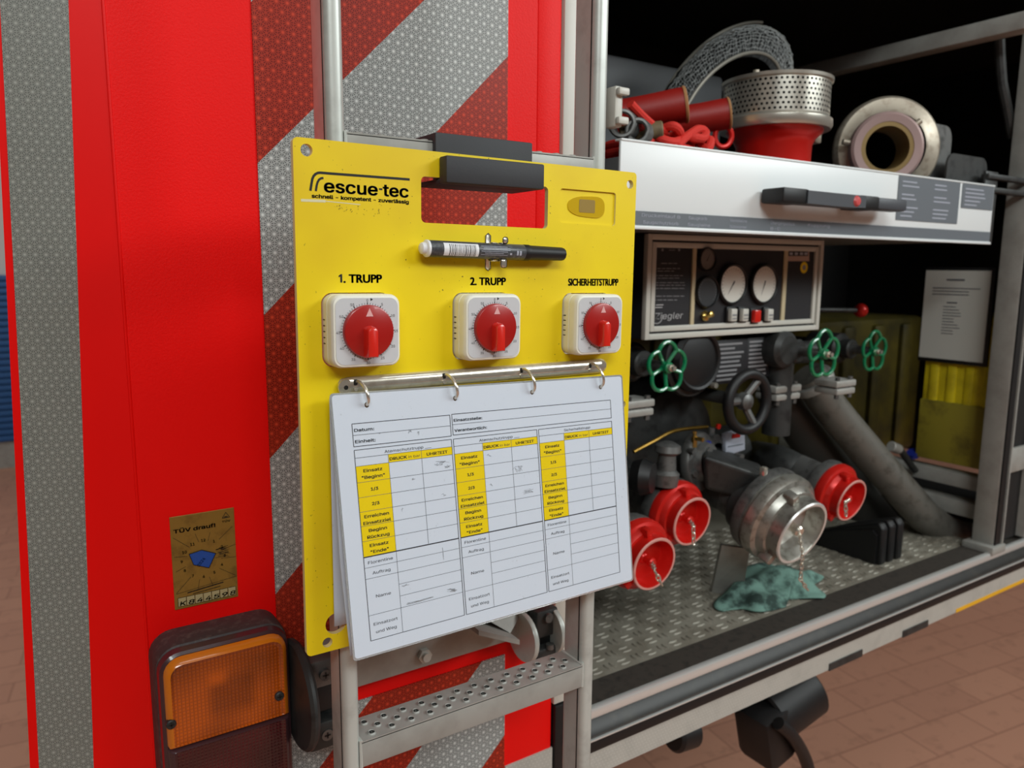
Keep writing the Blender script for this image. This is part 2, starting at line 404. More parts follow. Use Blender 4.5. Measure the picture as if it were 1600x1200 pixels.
# ------------------------------------------------------------------ setting: garage
tag(new(floor_mat()).bx((-7, -7, -0.1), (9, 6.6, 0)).build('floor'), kind='structure')
tag(new(M_wall).bx((-7, 6.4, 0), (9, 6.6, 4.3)).build('wall_back'), kind='structure')
tag(new(M_wall).bx((-7.2, -7, 0), (-7, 6.6, 4.3)).build('wall_left'), kind='structure')
tag(new(M_wall).bx((-7, -7.2, 0), (9, -7, 4.3)).build('wall_front'), kind='structure')
tag(new(M_wall).bx((9, -7, 0), (9.2, 6.6, 4.3)).build('wall_right'), kind='structure')
tag(new(M_ceil).bx((-7, -7, 4.3), (9, 6.6, 4.4)).build('ceiling'), kind='structure')
d = new(M_bluewall)
for i in range(26): d.bx((-3.0, 6.33, 0.22 + i * 0.05), (0.6, 6.395, 0.262 + i * 0.05), 0.006)
d.use(M_alud).bx((-3.0, 6.36, 0.0), (0.6, 6.4, 0.21)).bx((-3.0, 6.385, 0.2), (0.6, 6.4, 1.5))
tag(d.build('door_1'), kind='structure')

# ------------------------------------------------------------------ fire truck body
truck = thing('fire_truck', (1.1, 0.0, 0.0), 'red fire truck seen at its rear corner with open pump compartment', 'fire truck')
def P(mb, name, label=None, smooth=35):
    o = mb.build(name, truck, smooth=smooth)
    if label: o['label'] = label
    return o
zt, zb = 0.75, -0.80
def corner(xt, xb, dep=0.32):                          # a vertical line on the turned-away corner strip
    return [Vector((x, max(0.0, (0.088 - x) * dep), Z(z))) for x, z in ((xt, zt), (xb, zb))]
# measured at z=+.21 and -.47, continued up and down; depth scales the offset from the camera axis
def lx(xa, xb): 
    s_ = (xa - xb) / 0.68; f = lambda z: xb + s_ * (z + 0.47); return f(zt), f(zb)
def strip(mb, a, b, off):
    (at_, ab), (bt, bb) = a, b; n = Vector((-0.3, -0.95, 0)).normalized()
    A = [p + n * off for p in (at_, ab, bb, bt)]; Bk = [p - n * 0.004 for p in (at_, ab, bb, bt)]
    mb.loft([A, Bk])
def cl(x0, x1):
    t, b = lx(x0, x1); out = []
    for x, z in ((t, zt), (b, zb)):
        dd = max(0.0, (0.088 - x) * 0.32); out.append(Vector((x * (0.77 + dd) / 0.77, dd, Z(z))))
    return out
fold = [V(0.0868, 0, zt), V(0.0868, 0, zb)]
tape_r = cl(0.0616, 0.0354); tape_l = cl(0.0135, -0.0080); edge = cl(0.0085, -0.0150)
b = new(M_redsmooth); strip(b, edge, fold, 0.0)
n_ = Vector((0.25, 0.95, 0)) * 0.35
b.loft([[edge[0], edge[1], edge[1] + n_, edge[0] + n_], [p + Vector((0.004, 0, 0)) for p in (edge[0], edge[1], edge[1] + n_, edge[0] + n_)]])
P(b, 'corner_panel', 'narrow red strip turning round the corner')
b = new(M_tape); strip(b, tape_l, tape_r, 0.0006); P(b, 'contour_tape', 'grey honeycomb reflective tape on the corner')
b = new(M_red).bx((0.0866, 0.0, Z(zb)), (0.212, 0.03, Z(zt))).use(M_redsmooth).tube([V(0.0872, 0.0006, zb), V(0.0872, 0.0006, zt)], 0.0016, 10); P(b, 'rear_panel', 'orange-peel red panel')
b = new(M_chev).bx((0.2105, -0.0015, Z(-0.460)), (0.4942, 0.03, Z(zt))); P(b, 'warning_panel', 'red and white diagonal striped reflective panel')
b = new(M_red).bx((0.4944, -0.0005, Z(-0.460)), (0.5352, 0.03, Z(zt))).bx((0.5362, -0.0005, Z(-0.460)), (0.5700, 0.03, Z(zt)), 0.002); P(b, 'pillar_panel', 'bright red pillar beside the stripes')
b = new(M_panelf).bx((0.5715, -0.004, Z(-0.58)), (0.5925, 0.04, Z(zt)), 0.002); P(b, 'shutter_rail', 'white upright rail')
b = new(M_redsmooth).bx((0.2105, -0.001, Z(-0.80)), (0.5700, 0.03, Z(-0.4605)), 0.002); P(b, 'lower_flap', 'bright red flap under the ladder hinge')
b = new(M_chev2).bx((0.2105, -0.0025, Z(-0.80)), (0.4942, 0.0, Z(-0.486))); P(b, 'flap_warning_panel', 'striped reflective sheet on the flap')
b = new(M_rubber).bx((0.573, -0.006, Z(-0.80)), (0.5935, 0.03, Z(-0.582)), 0.003); P(b, 'flap_seal', 'black upright seal')
# hinge bar with its two pivots
b = new(M_alud).bx((0.245, -0.030, Z(-0.4535)), (0.52, -0.003, Z(-0.395)), 0.003)
b.use(M_alu).cyl(V(0.366, -0.030, -0.4370), V(0.366, -0.036, -0.4370), 0.0085, seg=6).cyl(V(0.366, -0.036, -0.4370), V(0.366, -0.040, -0.4370), 0.005, seg=12)
P(b, 'hinge_bar', 'grey metal cross bar with a bolt')
def pivot(xc, sgn):
    m = new(M_castd)
    m.lathe([(0, 0), (0.052, 0), (0.055, 0.003), (0.055, 0.006), (0.052, 0.009), (0, 0.009)], V(xc - 0.022 * sgn, -0.055, -0.425), (1, 0, 0), 40)
    m.use(M_cast).box(V(xc + 0.006, -0.052, -0.405), (0.032, 0.028, 0.030), 0.004)
    m.use(M_rubber).box(V(xc + 0.006, -0.048, -0.433), (0.030, 0.030, 0.030), 0.003)
    m.use(M_castd).box(V(xc + 0.006, -0.052, -0.470), (0.036, 0.034, 0.030), 0.003)
    m.box(V(xc + 0.002, -0.024, -0.44), (0.040, 0.044, 0.075), 0.004)
    for dz in (-0.405, -0.470):
        m.use(M_cast).cyl(V(xc + 0.006, -0.066, dz), V(xc + 0.006, -0.070, dz), 0.006, seg=14)
        m.use(M_black).box(V(xc + 0.006, -0.0702, dz), (0.006, 0.0008, 0.0014)).box(V(xc + 0.006, -0.0702, dz), (0.0014, 0.0008, 0.006))
    return m
P(pivot(0.2320, 1), 'pivot_block', 'blackened pivot with screws beside the tail lamp')
m = new(M_alu)
Pv = lambda px, py, Y=-0.05: at(px, py, Y)
for dx in (0, 0.040):
    m.lathe([(0, 0), (0.030, 0), (0.031, 0.002), (0.031, 0.005), (0.029, 0.007), (0, 0.007)], Pv(826, 985) + Vector((dx - 0.004, 0.01, -0.012)), (1, 0, 0), 28)
m.use(M_castd).box(Pv(851, 975) + Vector((0.004, 0.014, 0)), (0.032, 0.03, 0.035), 0.003)
m.use(M_rubber).box(Pv(850, 1005) + Vector((0.004, 0.02, 0)), (0.030, 0.03, 0.03), 0.003)
m.use(M_castd).box(Pv(851, 1022) + Vector((0.002, 0.01, 0)), (0.036, 0.034, 0.022), 0.003)
m.use(M_cast).cyl(Pv(851, 965) + Vector((0.004, -0.001, 0)), Pv(851, 965) + Vector((0.004, -0.005, 0)), 0.006, seg=14)
m.cyl(Pv(852, 1015) + Vector((0.002, -0.007, 0.004)), Pv(852, 1015) + Vector((0.002, -0.007, 0.010)), 0.005, seg=12)
a0, a1, a2 = Pv(748, 985, -0.07), Pv(812, 1000, -0.07), Pv(815, 958, -0.03)
m.use(M_alud).loft([[a0 + Vector((.02, .03, 0)), a1 + Vector((0, .02, 0)), a2], [p + Vector((0.0, 0.006, 0.0)) for p in (a0 + Vector((.02, .03, 0)), a1 + Vector((0, .02, 0)), a2)]])
m.loft([[a0, a1, a1 + Vector((0, 0, -0.006)), a0 + Vector((0, 0, -0.006))], [p + Vector((0, 0.05, 0)) for p in (a0, a1, a1 + Vector((0, 0, -0.006)), a0 + Vector((0, 0, -0.006)))]])
P(m, 'pivot_block', 'grey bracket and pivot lugs')
# pump compartment shell
sh = new(M_shell)
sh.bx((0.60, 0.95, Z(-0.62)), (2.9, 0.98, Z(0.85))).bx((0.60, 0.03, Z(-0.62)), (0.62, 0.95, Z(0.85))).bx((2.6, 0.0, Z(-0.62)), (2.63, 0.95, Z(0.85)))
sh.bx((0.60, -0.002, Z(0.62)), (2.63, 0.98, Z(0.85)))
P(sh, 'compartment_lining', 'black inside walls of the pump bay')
P(new(M_shell2).bx((0.75, 0.50, Z(0.18)), (1.40, 0.52, Z(0.43)), 0.01), 'inner_panel', 'grey panel at the back of the upper bay')
# tread plate with raised pairs
tp = new(M_tread).bx((0.60, 0.052, Z(-0.63)), (1.80, 0.95, Z(-0.61)))
for i in range(42):
    for j in range(13):
        cx = 0.625 + i * 0.028; cy = 0.075 + j * 0.028; al = (i + j) % 2
        for q in (-1, 1):
            sx, sy = (0.0105, 0.0026) if al else (0.0026, 0.0105)
            ox, oy = (0, 0.0055 * q) if al else (0.0055 * q, 0)
            L = [(-1, 0), (-0.5, -1), (0.5, -1), (1, 0), (0.5, 1), (-0.5, 1)] if al else [(0, -1), (1, -0.5), (1, 0.5), (0, 1), (-1, 0.5), (-1, -0.5)]
            base = [Vector((cx + ox + a_ * sx, cy + oy + b_ * sy, Z(-0.6101))) for a_, b_ in L]
            top = [Vector((cx + ox + a_ * sx * 0.62, cy + oy + b_ * sy * 0.55, Z(-0.6080))) for a_, b_ in L]
            tp.loft([base, top], cap0=False)
P(tp, 'tread_plate', 'aluminium tread plate floor')
P(new(M_sill).bx((0.594, 0.004, Z(-0.66)), (2.4, 0.056, Z(-0.6085))), 'sill', 'dark worn strip behind the bright edge')
P(new(M_silver).bx((0.594, -0.006, Z(-0.623)), (2.4, 0.006, Z(-0.607)), 0.003), 'sill_edge', 'bright aluminium edge strip')
ru = new(mat('black_door_seal', (30, 29, 26), 0.45, dirt=(52, 49, 42), dscale=40, dlo=0.5, dhi=0.8))
ru.loft([[Vector((x, y, Z(z))) for y, z in ((0.0, -0.622), (-0.012, -0.632), (-0.016, -0.640), (-0.010, -0.648), (0.0, -0.650))] for x in (0.594, 2.4)])
ru.use(M_silver).bx((0.594, -0.013, Z(-0.6515)), (2.4, 0.0, Z(-0.6485)), 0.001)
ru.use(M_rubber).bx((0.594, -0.010, Z(-0.671)), (2.4, 0.005, Z(-0.652)), 0.003)
P(ru, 'door_seal', 'black rubber seal below the bright edge')
tl = new(M_tape2).bx((0.5935, -0.004, Z(-0.712)), (2.4, 0.02, Z(-0.672)))
tl.bx((0.4955, -0.003, Z(-0.69)), (0.571, 0.0, Z(-0.642)))
P(tl, 'marking_tape', 'pale reflective tape along the lower edge')
yt = new(M_yelltape).bx((1.62, -0.0048, Z(-0.7125)), (2.4, 0.0, Z(-0.7045))); P(yt, 'edge_tape', 'yellow edge line')
for x0, x1 in ((1.185, 1.285), (1.42, 1.51)): P(new(M_castd).bx((x0, -0.006, Z(-0.7135)), (x1, 0.0, Z(-0.700))), 'step_slot', 'dark slot in the lower edge')
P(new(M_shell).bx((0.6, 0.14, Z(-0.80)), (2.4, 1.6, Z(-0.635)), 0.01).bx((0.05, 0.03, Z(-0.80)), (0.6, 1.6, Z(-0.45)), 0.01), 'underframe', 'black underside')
# right hand post, cross braces, roof beam
po = new(M_alud).bx((1.762, 0.0, Z(-0.597)), (1.796, 0.046, Z(0.62)), 0.003)
P(po, 'door_post', 'grey aluminium post at the bay opening')
P(new(M_alud).bx((1.742, -0.010, Z(-0.612)), (1.80, 0.056, Z(-0.594)), 0.003), 'post_foot', 'pale foot plate')
rr_ = new(M_rubber).bx((1.764, -0.003, Z(-0.596)), (1.786, 0.0, Z(0.62))).use(M_alud).bx((1.788, -0.006, Z(-0.6)), (1.793, 0.004, Z(0.62))).bx((1.895, -0.004, Z(-0.6)), (1.90, 0.05, Z(0.62)))
rr_.use(M_shell).bx((1.797, 0.014, Z(-0.6)), (2.4, 0.022, Z(0.62))).bx((1.90, 0.0, Z(-0.6)), (2.4, 0.06, Z(0.62)))
P(rr_, 'shutter_guide', 'dark slotted guide with thin metal lips')
P(new(M_alud).bx((1.797, 0.002, Z(-0.44)), (1.90, 0.013, Z(-0.385)), 0.003), 'cross_brace', 'short grey cross brace beside the post')
be = new(M_alud).bx((1.67, 0.0, Z(0.458)), (1.71, 0.95, Z(0.492)), 0.004); P(be, 'roof_beam', 'metal beam running into the bay')
rl = new(M_alud).bx((1.80, 0.05, Z(-0.495)), (1.84, 0.6, Z(-0.462)), 0.003).bx((1.80, 0.05, Z(-0.56)), (1.84, 0.6, Z(-0.525)), 0.003)
P(rl, 'side_rail', 'grey rails low on the right wall')
hp = new(M_castd).tube([at(1562, 62, 0.07), at(1563, 90, 0.07), at(1566, 130, 0.065), at(1574, 170, 0.06), at(1582, 215, 0.055)], 0.010, 10)
P(hp, 'cable_conduit', 'dark bent conduit')
wl = new(M_rubber).lathe([(0.25, -0.13), (0.38, -0.15), (0.44, -0.12), (0.45, -0.08), (0.45, 0.08), (0.44, 0.12), (0.38, 0.15), (0.25, 0.13)], (0.23, 1.08, 0.45), (1, 0, 0), 40)
P(wl, 'rear_tyre', 'black tyre behind the corner')
lt = new(M_panelf).bx((0.655, 0.0, Z(0.175)), (0.668, 0.02, Z(0.225)), 0.003).bx((0.655, -0.008, Z(0.213)), (0.672, 0.0, Z(0.222)), 0.002).bx((0.655, -0.008, Z(0.178)), (0.672, 0.0, Z(0.187)), 0.002)
P(lt, 'latch_bracket', 'small white bracket beside the ladder')

# ------------------------------------------------------------------ tail lamp
lamp = thing('tail_lamp', V(0.147, -0.03, -0.62), 'rectangular tail lamp with amber over dark red lens in dusty black housing', 'tail lamp')
def lampring(x0, x1, z0, z1, r, y, n=6): return [V(x, y, z) for x, z in rrect(x0, z0, x1, z1, r, n)]
h = new(M_lamphouse); LX0, LX1, LZ0, LZ1 = 0.0875, 0.2110, -0.66, -0.3505
h.loft([lampring(LX0, LX1, LZ0, LZ1, 0.022, -0.0005), lampring(LX0, LX1, LZ0, LZ1, 0.022, -0.030), lampring(LX0 + 0.001, LX1 - 0.001, LZ0 + 0.001, LZ1 - 0.001, 0.021, -0.036), lampring(LX0 + 0.003, LX1 - 0.003, LZ0 + 0.003, LZ1 - 0.003, 0.019, -0.0375)])
h.build('housing', lamp)
M_plum = mat('plum_lens_bezel', (66, 40, 44), 0.3, coat=0.4)
hz = new(M_plum); hz.loft([lampring(LX0 + 0.0015, LX1 - 0.0015, LZ0 + 0.002, LZ1 - 0.0025, 0.02, -0.0365), lampring(LX0 + 0.0025, LX1 - 0.0025, LZ0 + 0.003, LZ1 - 0.004, 0.019, -0.045), lampring(LX0 + 0.005, LX1 - 0.005, LZ0 + 0.006, LZ1 - 0.0065, 0.017, -0.047)])
hz.build('bezel', lamp)
ZS = -0.444
def lens(z0, z1, m, name, lab, rim):
    L = new(rim); x0, x1 = LX0 + 0.0055, LX1 - 0.0055
    top = name == 'amber_lens'
    def ring(i, y):
        a, b_, c_, d_ = x0 + i, x1 - i, z0 + (i if not top else i * 0.4), z1 - (i if top else i * 0.4); r = max(0.003, 0.016 - i)
        o = []
        for cx, cy, a0, rr in ((b_ - (r if top else .002), d_ - (r if top else .002), 0, r if top else .002), (a + (r if top else .002), d_ - (r if top else .002), 90, r if top else .002), (a + .002, c_ + .002, 180, .002), (b_ - .002, c_ + .002, 270, .002)):
            o += [V(cx + rr * math.cos(math.radians(a0 + 18 * k)), y, cy + rr * math.sin(math.radians(a0 + 18 * k))) for k in range(6)]
        return o
    L.loft([ring(0, -0.046), ring(0.001, -0.053), ring(0.005, -0.0555)], cap1=False)
    L.use(m).loft([ring(0.005, -0.0555), ring(0.0075, -0.0535), ring(0.009, -0.0535)], cap0=False)
    o = L.build(name, lamp, smooth=50); o['label'] = lab
lens(ZS, LZ1 - 0.007, M_amber, 'amber_lens', 'amber ribbed indicator lens', M_amberrim)
lens(LZ0 + 0.008, ZS - 0.0012, M_redlens, 'red_lens', 'dark red ribbed lens', M_plum)
for px, py in ((267, 1131), (436, 1087)):
    c = at(px, py, -0.054)
    s_ = new(M_castd).cyl(c + Vector((0, 0.004, 0)), c + Vector((0, -0.003, 0)), 0.0045, seg=16, bev=0.001).use(M_black).box(c + Vector((0, -0.0031, 0)), (0.005, 0.0006, 0.0011)).box(c + Vector((0, -0.0031, 0)), (0.0011, 0.0006, 0.005))
    s_.build('screw', lamp)

# ------------------------------------------------------------------ inspection sticker
SX0, SZ0, SW, SH = 0.1135, -0.2385, 0.0596, 0.0936
st = thing('inspection_sticker', V(0.143, -0.001, -0.332), 'gold inspection sticker with month numbers and blue patch on red panel', 'sticker')
def SP(o): return lambda x, y: V(SX0 + x / 1000, -0.0004 - o, SZ0 - y / 1000)
g = new(M_gold); f0 = SP(0.0008)
g.bx((SX0, -0.0012, Z(SZ0 - SH)), (SX0 + SW, -0.0001, Z(SZ0)), 0.0004)
k = g.use(M_black); f = SP(0.0012)
def line(mb, f, x0, y0, x1, y1, w=0.35):
    dx, dy = x1 - x0, y1 - y0; L = math.hypot(dx, dy); nx, ny = -dy / L * w / 2, dx / L * w / 2
    mb.poly([f(x0 + nx, y0 + ny), f(x1 + nx, y1 + ny), f(x1 - nx, y1 - ny), f(x0 - nx, y0 - ny)])
k.text('TÜV drauf!', f, 3, 16.5, 7, width=38, bold=0.07)
k.text('TÜV', f, 51.5, 13.5, 3.4, width=8, align='c', bold=0.07)
line(k, f, 48, 9, 51.5, 3.5, .5); line(k, f, 51.5, 3.5, 55, 9, .5); line(k, f, 55, 9, 48, 9, .6)
line(k, f, 49.8, 8, 53.2, 8, .8)
cx, cy = 28.5, 46
for i, n in enumerate(('12', '1', '2', '3', '4', '5', '6', '7', '8', '9', '10', '11')):
    a = math.radians(30 * i + 2); rx, ry = (20, 18.5)
    k.text(n, f, cx + rx * math.sin(a), cy - ry * math.cos(a) + 2, 5.2, align='c', bold=0.04)
for x0, y0, x1, y1 in ((22, 20, 25, 29), (36, 21, 33.5, 29.5), (2, 20.5, 16.5, 33), (57, 19, 44, 30), (59, 38, 46, 41.5), (2, 40, 14, 41.5), (59, 51, 45, 50), (3, 55, 12, 51.5), (58, 70.5, 43, 60), (2, 77, 16, 63), (22, 76.5, 24, 67), (36, 77, 33, 66.5), (2, 77.5, 59, 71.5)):
    line(k, f, x0, y0, x1, y1, 0.3)
line(k, f, 12, 78.5, 46, 75, 1.0); line(k, f, 17, 80.8, 43, 78.5, 0.6)
for i in range(8): line(k, f, 3 + i * 7.8, 82, 3 + i * 7.8, 91, 0.3)
line(k, f, 3, 82, 57.6, 82, 0.3); line(k, f, 3, 91, 57.6, 91, 0.3)
for i, ch in enumerate('K844598'): k.text(ch, SP(0.0016), 4.6 + i * 7.8, 90, 8.0, width=5, bold=0.035, shear=0.25)
for i in range(26):
    a = random.uniform(-0.6, 0.5); line(k, f, 39 + random.uniform(0, 10), 44 + a * 9, 42 + random.uniform(3, 12), 44 + a * 11, random.uniform(.15, .5))
M_palew = mat('pale_number_boxes', (176, 160, 116), 0.5)
kb = g.use(M_palew)
for i in range(7): kb.rect(SP(0.0011), 3.4 + i * 7.8, 82.3, 10.4 + i * 7.8, 90.7)
g.build('sheet', st, smooth=0)
kk = new(M_blue); f = SP(0.0014); kk.poly([f(*p) for p in ((15.5, 39.5), (27, 37.5), (40, 43.5), (33, 57), (19, 51))]); 
f = SP(0.0018); kk.use(M_black)
pp = ((15.5, 39.5), (27, 37.5), (40, 43.5), (33, 57), (19, 51))
for p, q in zip(pp, pp[1:] + pp[:1]): line(kk, f, *p, *q, 0.6)
kk.text('2026', f, 24, 54, 5.5, ang=math.radians(48), bold=0.01)
kk.build('blue_patch', st, smooth=0)

# ------------------------------------------------------------------ folding ladder
LF, LB = -0.178, -0.142
lad = thing('folding_ladder', V(0.356, -0.16, -0.9), 'grey aluminium folding ladder hinged to the rear of the truck', 'ladder')
def rail(x0, x1):
    o = []
    for z in (-0.95, 0.70): o.append([V(x, y, z) for x, y in rrect(x0, LF, x1, LB, 0.006, 5)])
    return new(M_alu).loft(o).use(M_rubdirty).bx((x0 - 0.0004, LF + 0.007, Z(-0.95)), (x0, LF + 0.0085, Z(0.7)))
rail(0.2165, 0.2312).build('rail', lad); rail(0.4790, 0.4955).build('rail', lad)
def rung(zc, h=0.025):
    m = new(M_alud); x0, x1 = 0.2312, 0.4790; holes = []; cs = []
    for r_, y in enumerate((LF + 0.0075, LF + 0.0165, LF + 0.0255)):
        n = 12
        for i in range(n):
            x = x0 + 0.013 + i * (x1 - x0 - 0.024) / (n - 0.5) + (0.5 * (x1 - x0 - 0.024) / n if r_ == 1 else 0)
            if x < x1 - 0.006: holes.append(circ(x * 1000, y * 1000, 2.6, 12)); cs.append((x, y))
    m.prism([[(x0 * 1e3, LF * 1e3), (x1 * 1e3, LF * 1e3), (x1 * 1e3, LB * 1e3), (x0 * 1e3, LB * 1e3)]] + holes, lambda x, y, t: V(x / 1e3, y / 1e3, t), zc - 0.002, zc)
    for x, y in cs: m.use(M_black).lathe([(0.0025, -0.006), (0.0026, 0.0011)], V(x, y, zc), (0, 0, 1), 14).use(M_alud).lathe([(0.0026, 0.0011), (0.0031, 0.0016), (0.0036, 0.0012), (0.0040, 0)], V(x, y, zc), (0, 0, 1), 14)  # black hole walls paint in the shade inside the hollow rung
    m.bx((x0, LF, Z(zc - h)), (x1, LF + 0.002, Z(zc - 0.0005)), 0.0008).bx((x0, LB - 0.002, Z(zc - h)), (x1, LB, Z(zc - 0.0005)))
    m.use(M_rubber).bx((x0, LF + 0.002, Z(zc - h)), (x1, LB - 0.002, Z(zc - h + 0.002)))  # underside coloured black to keep the hole interiors dark
    m.use(M_alu)
    for x in (x0, x1): m.tube([V(x, LF + 0.001, zc - h), V(x, LF + 0.001, zc), V(x, LB, zc)], 0.0017, 6)
    return m.build('rung', lad)
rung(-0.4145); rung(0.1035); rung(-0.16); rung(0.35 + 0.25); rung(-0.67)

# ------------------------------------------------------------------ yellow monitoring board (its own frame, millimetres)
BU = Vector((1, 0, -0.0071)).normalized(); BD = Vector((BU.z, 0, -BU.x)); BO = V(0.1849, -0.19, 0.0939)
def Bp(x, z, o=0.0): return BO + BU * (x / 1000) + BD * (z / 1000) + Vector((0, -1, 0)) * (o / 1000)
def Bf(o): return lambda x, z: Bp(x, z, o)
board = thing('monitoring_board', Bp(169, 409, -2.5), 'yellow breathing-apparatus monitoring board hooked on the ladder rungs', 'board')
TC = [(48.2, 143.5), (163.7, 144.0), (280.6, 145.0)]
outl = rrect(0, 0, 338, 409, 4)
cuts = [circ(10.3, 8.8, 4.6), circ(329.8, 11.6, 4.2), circ(17.4, 400.9, 4.2), circ(328, 400, 4.2), rrect(104.8, 20.5, 232.3, 57.6, 4), rrect(246, 20.7, 312.5, 51.6, 3), circ(330.5, 228.3, 3.6), circ(330.5, 266.8, 3.6), circ(25, 386, 9)]
cuts += [rrect(x - 29.6, z - 29.0, x + 28.9, z + 29.0, 9) for x, z in TC]
# nick in the left edge
outl = outl[:0] + [p for p in outl]
pb = new(M_yellow).prism([outl] + cuts, Bp, -5.0, 0.0)
pb.use(M_yellow).prism([rrect(245, 19.7, 313.5, 52.6, 3)], Bp, -4.5, -2.0)
M_edge = mat('pale_board_edge', (226, 214, 150), 0.6); pan = pb.build('panel', board, smooth=30); pan.data.materials.append(M_edge)
for p_ in pan.data.polygons:
    if abs(p_.normal.y) < 0.5: p_.material_index = len(pan.data.materials) - 1
gl = new(M_resin)
gl.prism([[(278 + 22 * (1 if math.cos(a) > 0 else -1) * abs(math.cos(a)) ** .6, 35.5 + 9.5 * (1 if math.sin(a) > 0 else -1) * abs(math.sin(a)) ** .8 + 1.2 * math.sin(2 * a)) for a in [2 * math.pi * i / 40 for i in range(40)]]], Bp, -1.99, -1.3)
gl.use(M_resind).prism([rrect(269, 29, 288, 41, 1.5)], Bp, -1.5, -1.1); gl.build('glue_patch', board)
le = new(M_black); f = Bf(0.15)
def ribbon(mb, f, pts, w):
    n = len(pts); L, R_ = [], []
    for i, (x, y) in enumerate(pts):
        a = pts[max(0, i - 1)]; b_ = pts[min(n - 1, i + 1)]; dx, dy = b_[0] - a[0], b_[1] - a[1]; l = math.hypot(dx, dy)
        L.append(f(x - dy / l * w / 2, y + dx / l * w / 2)); R_.append(f(x + dy / l * w / 2, y - dx / l * w / 2))
    mb.add(L + R_, [(i, i + 1, n + i + 1, n + i) for i in range(n - 1)])
ribbon(le, f, [(12.4, 38.2), (13.3, 33.5), (14.2, 29.3), (15.2, 27.2), (16.8, 25.6), (18.6, 24.7), (20.6, 24.4), (30, 24.4), (60, 24.2), (94.6, 24.0)], 1.9)
ribbon(le, f, [(16.6, 38.2), (17.4, 34), (18.1, 31.6), (19.3, 29.6), (20.9, 28.5), (22.8, 28.1)], 1.7)
le.text('escue', f, 23.4, 38.3, 18.0, width=43, bold=0.05); le.rect(f, 67.9, 32.6, 70.7, 34.0); le.text('tec', f, 71.5, 38.3, 18.0, width=21.6, bold=0.05)
le.text('schnell - kompetent - zuverlässig', f, 13.5, 43.2, 5.3, width=80, bold=0.09)
for i in range(46):
    cx = random.uniform(28, 78); cy = 50 + 2.5 * math.sin(cx * .7) + random.uniform(-2.6, 2.6)
    if random.random() < .6: line(le, f, cx, cy, cx + random.uniform(-1.2, 1.2), cy + random.uniform(.2, 1.2), random.uniform(.15, .35))
le.build('lettering', board, smooth=0)
for cap_, x_, z_, w_ in ((' . TRUPP', 33.2, 106.6, 36), ('2. TRUPP', 151.6, 108.4, 36), ('SICHERHEITSTRUPP', 257.6, 108.9, 61)):
    cm = new(M_black)
    if cap_[0] == ' ':
        cm.poly([f(x_ + 1.3, z_), f(x_ + 2.9, z_), f(x_ + 2.9, z_ - 6.5), f(x_ + 1.7, z_ - 6.5), f(x_ + 0.0, z_ - 5.3), f(x_ + 0.0, z_ - 3.9), f(x_ + 1.3, z_ - 4.8)])
        cm.text('. TRUPP', f, x_ + 4.2, z_, 9.2, width=w_ - 4.2, bold=.085, plain=True)
    else: cm.text(cap_, f, x_, z_, 9.2, width=w_, bold=.085, plain=True)
    cm.build('caption_lettering', board, smooth=0)
M_scr = mat('pale_scratch', (220, 214, 170), 0.6)
sc = new(M_scr); line(sc, Bf(0.12), 5, 45.6, 24, 45.2, 2.0); line(sc, Bf(0.12), 24, 45.2, 52, 46.2, 0.7); sc.build('scratch', board, smooth=0)
hk = new(M_foam)
hx0, hx1 = 121.0, 218.5
def hbox(x0, z0, o0, x1, z1, o1, bev=0.0015):
    c = Bp((x0 + x1) / 2, (z0 + z1) / 2, (o0 + o1) / 2); hk.box(c, ((x1 - x0) / 1000, abs(o1 - o0) / 1000, (z1 - z0) / 1000), bev)
hbox(hx0, 3.6, 0.4, hx1, 25.2, 13.5)                    # front pad
hbox(hx0, 21.0, -38.0, hx1, 25.2, 2.0)                  # tongue through the handle hole
hbox(hx0, -17.0, -11.6, hx1, 24.0, -5.4)                # back plate between board and rung
hbox(hx0, -17.0, -52.0, hx1, -9.9, -8.0)                # cap over the rung
hbox(hx0, -17.0, -54.0, hx1, 12.0, -49.5)
hk.build('hook', board)['label'] = 'charcoal hook block clamped over the board and rung'
# pen clip
pc = new(M_chrome)
for sx in (168.8, 177.8):
    pts = []
    zz = (1 if sx < 170 else -1)
    for i in range(13):
        a = math.radians(-112 + 224 * i / 12); pts.append((8.2 * math.cos(a), 8.2 * math.sin(a)))
    ring_in = [[Bp(sx + dx, 80 + q[1], 9.2 - q[0]) for dx in (-2.9, 2.9)] for q in pts]
    vs = [p for r in ring_in for p in r]; pc.add(vs, [(2 * i, 2 * i + 1, 2 * i + 3, 2 * i + 2) for i in range(len(pts) - 1)])
pc.prism([[(166, 66), (168.9, 63.6), (171.6, 66), (171.6, 94), (168.9, 96.4), (166, 94)]], Bp, 0.2, 0.9)
pc.prism([rrect(174.5, 85.5, 181, 93.5, 2.2)], Bp, 12.0, 12.6).prism([rrect(175.5, 67, 181, 73, 2.4)], Bp, 13.5, 14.0)
o = pc.build('pen_clip', board, smooth=60); md = o.modifiers.new('thickness', 'SOLIDIFY'); md.thickness = 0.0005; o['label'] = 'shiny spring clip'
